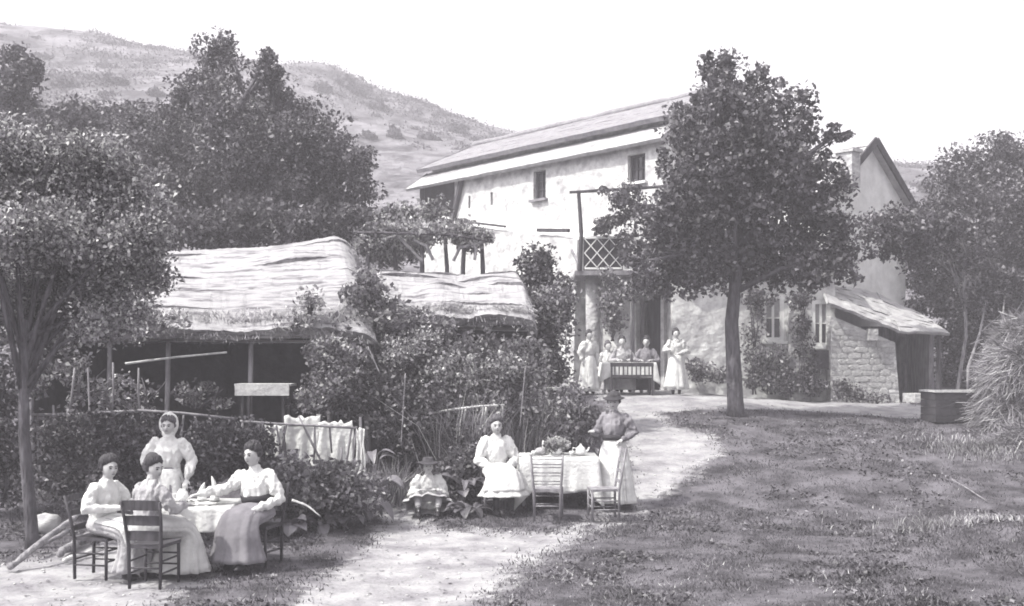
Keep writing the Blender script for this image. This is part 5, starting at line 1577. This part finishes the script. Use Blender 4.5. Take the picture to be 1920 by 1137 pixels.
# middle table
person('girl in white dress seated at the left end of the yard table', at(930, 16.85), R(14), 'sit', 1.12, head=(R(-4), 0, 0), skirt='cloth_white', skirt_len=.26, flare=1.1, legs_mat='cloth_dark', arm_l=((.26, -.05, .16), (.08, -.28, .06)), arm_r=((-.26, -.05, .16), (-.08, -.28, .06)), hair='hair_mid', ruffle=1.2, apron=('cloth_white', FR[0], FR[1], 15))
person('standing woman in flat dark hat and white apron behind the sideways chair', at(1152, 17.05), R(-28), 'stand', 1.07, head=(R(14), R(4), 0), blouse='cloth_mid', skirt='cloth_cream', apron=('cloth_white', math.radians(180), math.radians(360), 18), hat=('cloth_dark', .16, .035, .012),
       arm_l=((.32, .04, .19), (.17, -.1, .09)), arm_r=((-.27, -.06, .16), (-.22, -.27, .2)), belt='cloth_dark', flare=1.05)
# child on the ground
person('child in wide hat and pale smock sitting on the grass bank', at(803, 16.75, .0), R(4), 'ground', .95, lean=R(8), head=(R(4), R(-8), 0), blouse='cloth_cream', skirt='cloth_pale', hat=('cloth_brown', .19, .09, .025), hair='hair_mid', bun=False,
       arm_l=((.27, -.14, .17), (.14, -.30, .25)), arm_r=((-.27, -.14, .17), (-.14, -.30, .25)), legs_mat='cloth_pale', ruffle=1.3)
# far terrace
person('woman in long white apron standing by the dark farmhouse doorway', at(1268, 27.6), R(-12), 'stand', 1.0, head=(R(20), 0, 0), skirt='cloth_cream', blouse='cloth_cream', apron=('cloth_white', math.radians(185), math.radians(355), 17), arm_l=((.28, .02, .18), (.1, -.2, .14)), arm_r=((-.28, .0, .2), (-.14, -.22, .22)), voxel=.011, flare=1.05, ruffle=1.25, skirt_len=.12)
person('woman in white blouse and pale skirt standing left of the far table', at(1104, 27.4), R(28), 'stand', .96, head=(0, R(5), 0), skirt='cloth_cream', voxel=.011, ruffle=1.4, apron=('cloth_white', FR[0], FR[1], 17))
sx_ = 28.55
person('woman in pale grey blouse seated behind the far table', at(1166, sx_), R(4), 'sit', 1.12, head=(0, 0, 0), blouse='cloth_pale', voxel=.011, arm_l=((.28, -.1, .18), (.14, -.3, .2)), arm_r=((-.28, -.1, .18), (-.14, -.3, .2)))
person('woman in dark dress seated at the right end of the far table', at(1212, sx_), R(-10), 'sit', 1.12, head=(0, 0, 0), blouse='cloth_mid', skirt='cloth_dark', voxel=.011, arm_l=((.28, -.1, .18), (.14, -.3, .2)), arm_r=((-.28, -.1, .18), (-.14, -.3, .2)))
person('child in pale dress seated behind the left end of the far table', at(1140, sx_), R(10), 'sit', 1.02, head=(R(10), 0, 0), blouse='cloth_cream', skirt='cloth_pale', voxel=.011, hair='hair_mid')
# bench the far sitters use
c = Vector(at(1178, sx_ + .02)); 
b2 = empty('plain_bench', c, 0, 'plain wooden bench behind the far terrace table', 'bench')
mb = MB(); mb.box((0, 0, .46), (1.5, .34, .05)); mb.build('seat', 'wood', b2, True)
for s_ in (-1, 1):
    for y_ in (-.12, .12):
        mb = MB(); mb.tube([(s_ * .65, y_, -.05), (s_ * .62, y_ * .8, .44)], .025, 7); mb.build('leg', 'wood', b2, True)

# ------------------------------------------------------------------ grass
def stalks(name, label, cx, cy, rx, ry, n, h, mat, cat):
    g = np.random.default_rng(len(label))
    X = cx + g.normal(size=n) * rx; Y = cy + g.normal(size=n) * ry; Z = gz(X, Y)
    hh = h * g.uniform(.5, 1.1, n); ln = g.normal(0, .42, (n, 2)) * hh[:, None]; an = g.uniform(0, 6.28, n)
    sd = np.stack([np.cos(an), np.sin(an), np.zeros(n)], 1) * .008
    b = np.stack([X, Y, Z], 1); m1 = b + np.stack([ln[:, 0] * .35, ln[:, 1] * .35, hh * .6], 1); tp_ = b + np.stack([ln[:, 0], ln[:, 1], hh], 1)
    V = np.stack([b - sd, b + sd, m1 + sd * .8, tp_, m1 - sd * .8], 1).reshape(-1, 3)
    k = np.arange(n) * 5
    me = np_mesh('stalks', V, np.stack([k, k + 1, k + 2, k + 4], 1), np.stack([k + 4, k + 2, k + 3], 1))
    r_ = empty(name, (cx, cy, gzf(cx, cy)), 0, label, cat)
    link_mesh('stalks', me, mat, r_)['kind'] = 'stuff'
stalks('tall_grass', 'tall pale grasses standing in the middle of the hedge', PX(870, 18.3), 18.3, .35, .15, 420, 1.7, 'dry_grass', 'grass')
stalks('tall_grass', 'pale grasses rising beside the plank table', PX(990, 18.6), 18.6, .25, .15, 260, 1.5, 'dry_grass', 'grass')
stalks('tall_grass', 'tall grasses beside the child', PX(735, 17.4), 17.4, .2, .15, 250, .7, 'dry_grass', 'grass')
stalks('tall_grass', 'loose pale grasses at the bottom right edge of the bank', PX(1860, 15.2), 15.2, .75, .4, 2600, .11, 'dry_grass', 'grass')
stalks('tall_grass', 'rough grasses below the brushwood heap', PX(1850, 20.5), 20.5, .6, .5, 1800, .13, 'dry_grass', 'grass')
g_ = np.random.default_rng(77)
NW = 60000
Yw = 9.5 + 17 * g_.uniform(0, 1, NW) ** 1.1; Xw = g_.uniform(-.55, .55, NW) * Yw
kp = (vnoise(Xw * 1.4, Yw * 1.4, 41) + .6 * vnoise(Xw * 4.5, Yw * 4.5, 42) + .45 * np.exp(-(((Xw - 7) / 2.5) ** 2 + ((Yw - 21.5) / 2.2) ** 2)) > .12) & (path_mask(Xw, Yw) < .35 * g_.uniform(0, 1, NW) + .02)  # random weed patches, plus a denser dark one imitating the tree's cast shadow
Xw, Yw = Xw[kp], Yw[kp]
tag(link_mesh('weeds', leaf_np('weeds', np.stack([Xw, Yw, gz(Xw, Yw) + .03 * g_.uniform(0, 1, len(Xw))], 1), .06, .035, 1.2), 'leaf_dark'), 'low weeds and clover in dark patches on the lawn, thickened to imitate tree shade by the trunk', 'weeds', kind='stuff')
Yw = g_.uniform(10, 27, 2500); Xw = g_.uniform(-.5, .5, 2500) * Yw
NP = 1800
Yp = 9.5 + 17 * g_.uniform(0, 1, NP); Xp = g_.uniform(-.5, .3, NP) * Yp
kp = path_mask(Xp, Yp) > .4; Xp, Yp = Xp[kp], Yp[kp]; NP = len(Xp)
oc = np.array([(1, 0, 0), (-1, 0, 0), (0, 1, 0), (0, -1, 0), (0, 0, .6), (0, 0, -.6)], float)
of = np.array([(0, 2, 4), (2, 1, 4), (1, 3, 4), (3, 0, 4), (2, 0, 5), (1, 2, 5), (3, 1, 5), (0, 3, 5)])
Vp = np.stack([Xp, Yp, gz(Xp, Yp) - .015], 1)[:, None, :] + oc[None] * (.008 + .022 * g_.uniform(0, 1, NP) ** 3)[:, None, None] * g_.uniform(.7, 1.3, (NP, 6, 3))
tag(link_mesh('pebbles', np_mesh('pebbles', Vp.reshape(-1, 3), None, (of[None] + (np.arange(NP) * 6)[:, None, None]).reshape(-1, 3)), 'stone'), 'small pebbles on the trodden path', 'pebbles', kind='stuff')
tag(link_mesh('fallen_leaves', leaf_np('fallen_leaves', np.stack([Xw, Yw, gz(Xw, Yw) - .01], 1), .045, .03, 5.0, .05), 'leaf'), 'fallen leaves strewn over the path and grass', 'leaves', kind='stuff')
def grass(name, label, n, ylo, yhi, h0, h1, mat, cond, seed):
    g = np.random.default_rng(seed)
    Y = ylo + (yhi - ylo) * g.uniform(0, 1, n) ** 1.15
    X = g.uniform(-.56, .56, n) * Y
    keep = cond(X, Y) > g.uniform(0, 1, n)
    X, Y = X[keep], Y[keep]; k = len(X)
    Z = gz(X, Y) - .01
    an = g.uniform(0, 2 * np.pi, k)
    h = (h0 + (h1 - h0) * g.uniform(0, 1, k) ** 2) * (.6 + 1.3 * np.clip(vnoise(X * 1.7, Y * 1.7, 14) + .5, 0, 1))
    w = .004 + .005 * g.uniform(0, 1, k) + Y * .00018
    ln = g.normal(0, .55, (k, 2)) * h[:, None]
    b = np.stack([X, Y, Z], 1)
    sd = np.stack([np.cos(an) * w, np.sin(an) * w, np.zeros(k)], 1)
    tip = b + np.stack([ln[:, 0], ln[:, 1], h], 1)
    V = np.stack([b - sd, b + sd, tip], 1).reshape(-1, 3)
    o = link_mesh(name, np_mesh(name, V, None, np.arange(k * 3).reshape(-1, 3)), mat)
    tag(o, label, 'grass', kind='stuff')
def gcond(X, Y):
    pm = path_mask(X, Y)
    patch = np.clip(.55 + 1.1 * vnoise(X * .9, Y * .9, 17) + .5 * vnoise(X * 3, Y * 3, 18), 0, 1)
    return (1 - pm) ** 1.5 * patch
grass('grass', 'rough grass on the yard and the bank', 480000, 9.5, 29, .012, .045, 'grass', gcond, 3)
def dcond(X, Y):
    pm = path_mask(X, Y)
    patch = np.clip(-.1 + 1.6 * vnoise(X * .8 + 5, Y * .8, 27), 0, 1) + .5 * np.exp(-(((X - 6.6) / 1.5) ** 2 + ((Y - 14.0) / 1.3) ** 2)) + .25 * np.exp(-(((X - 1) / 2.5) ** 2 + ((Y - 11) / 1.5) ** 2))
    return (1 - pm) * patch
grass('dry_grass', 'pale dry grass scattered over the lawn', 150000, 9.5, 27, .012, .05, 'dry_grass', dcond, 4)

# ------------------------------------------------------------------ haze: thin even air round the whole scene, sky outside
mb = MB(); mb.box((0, 190, 30), (560, 520, 63))
hz = mb.build('haze', None, None)
hm = bpy.data.materials.new('haze_air'); hm.use_nodes = True
hn = hm.node_tree; hn.nodes.clear()
ho = hn.nodes.new('ShaderNodeOutputMaterial'); hv = hn.nodes.new('ShaderNodeVolumePrincipled')
hv.inputs['Color'].default_value = (.94, .905, .985, 1); hv.inputs['Density'].default_value = .0040
hn.links.new(hv.outputs[0], ho.inputs['Volume'])
hz.data.materials.append(hm); hz['kind'] = 'stuff'
tag(hz, 'thin pale haze in the air over the yard and hill', 'haze')
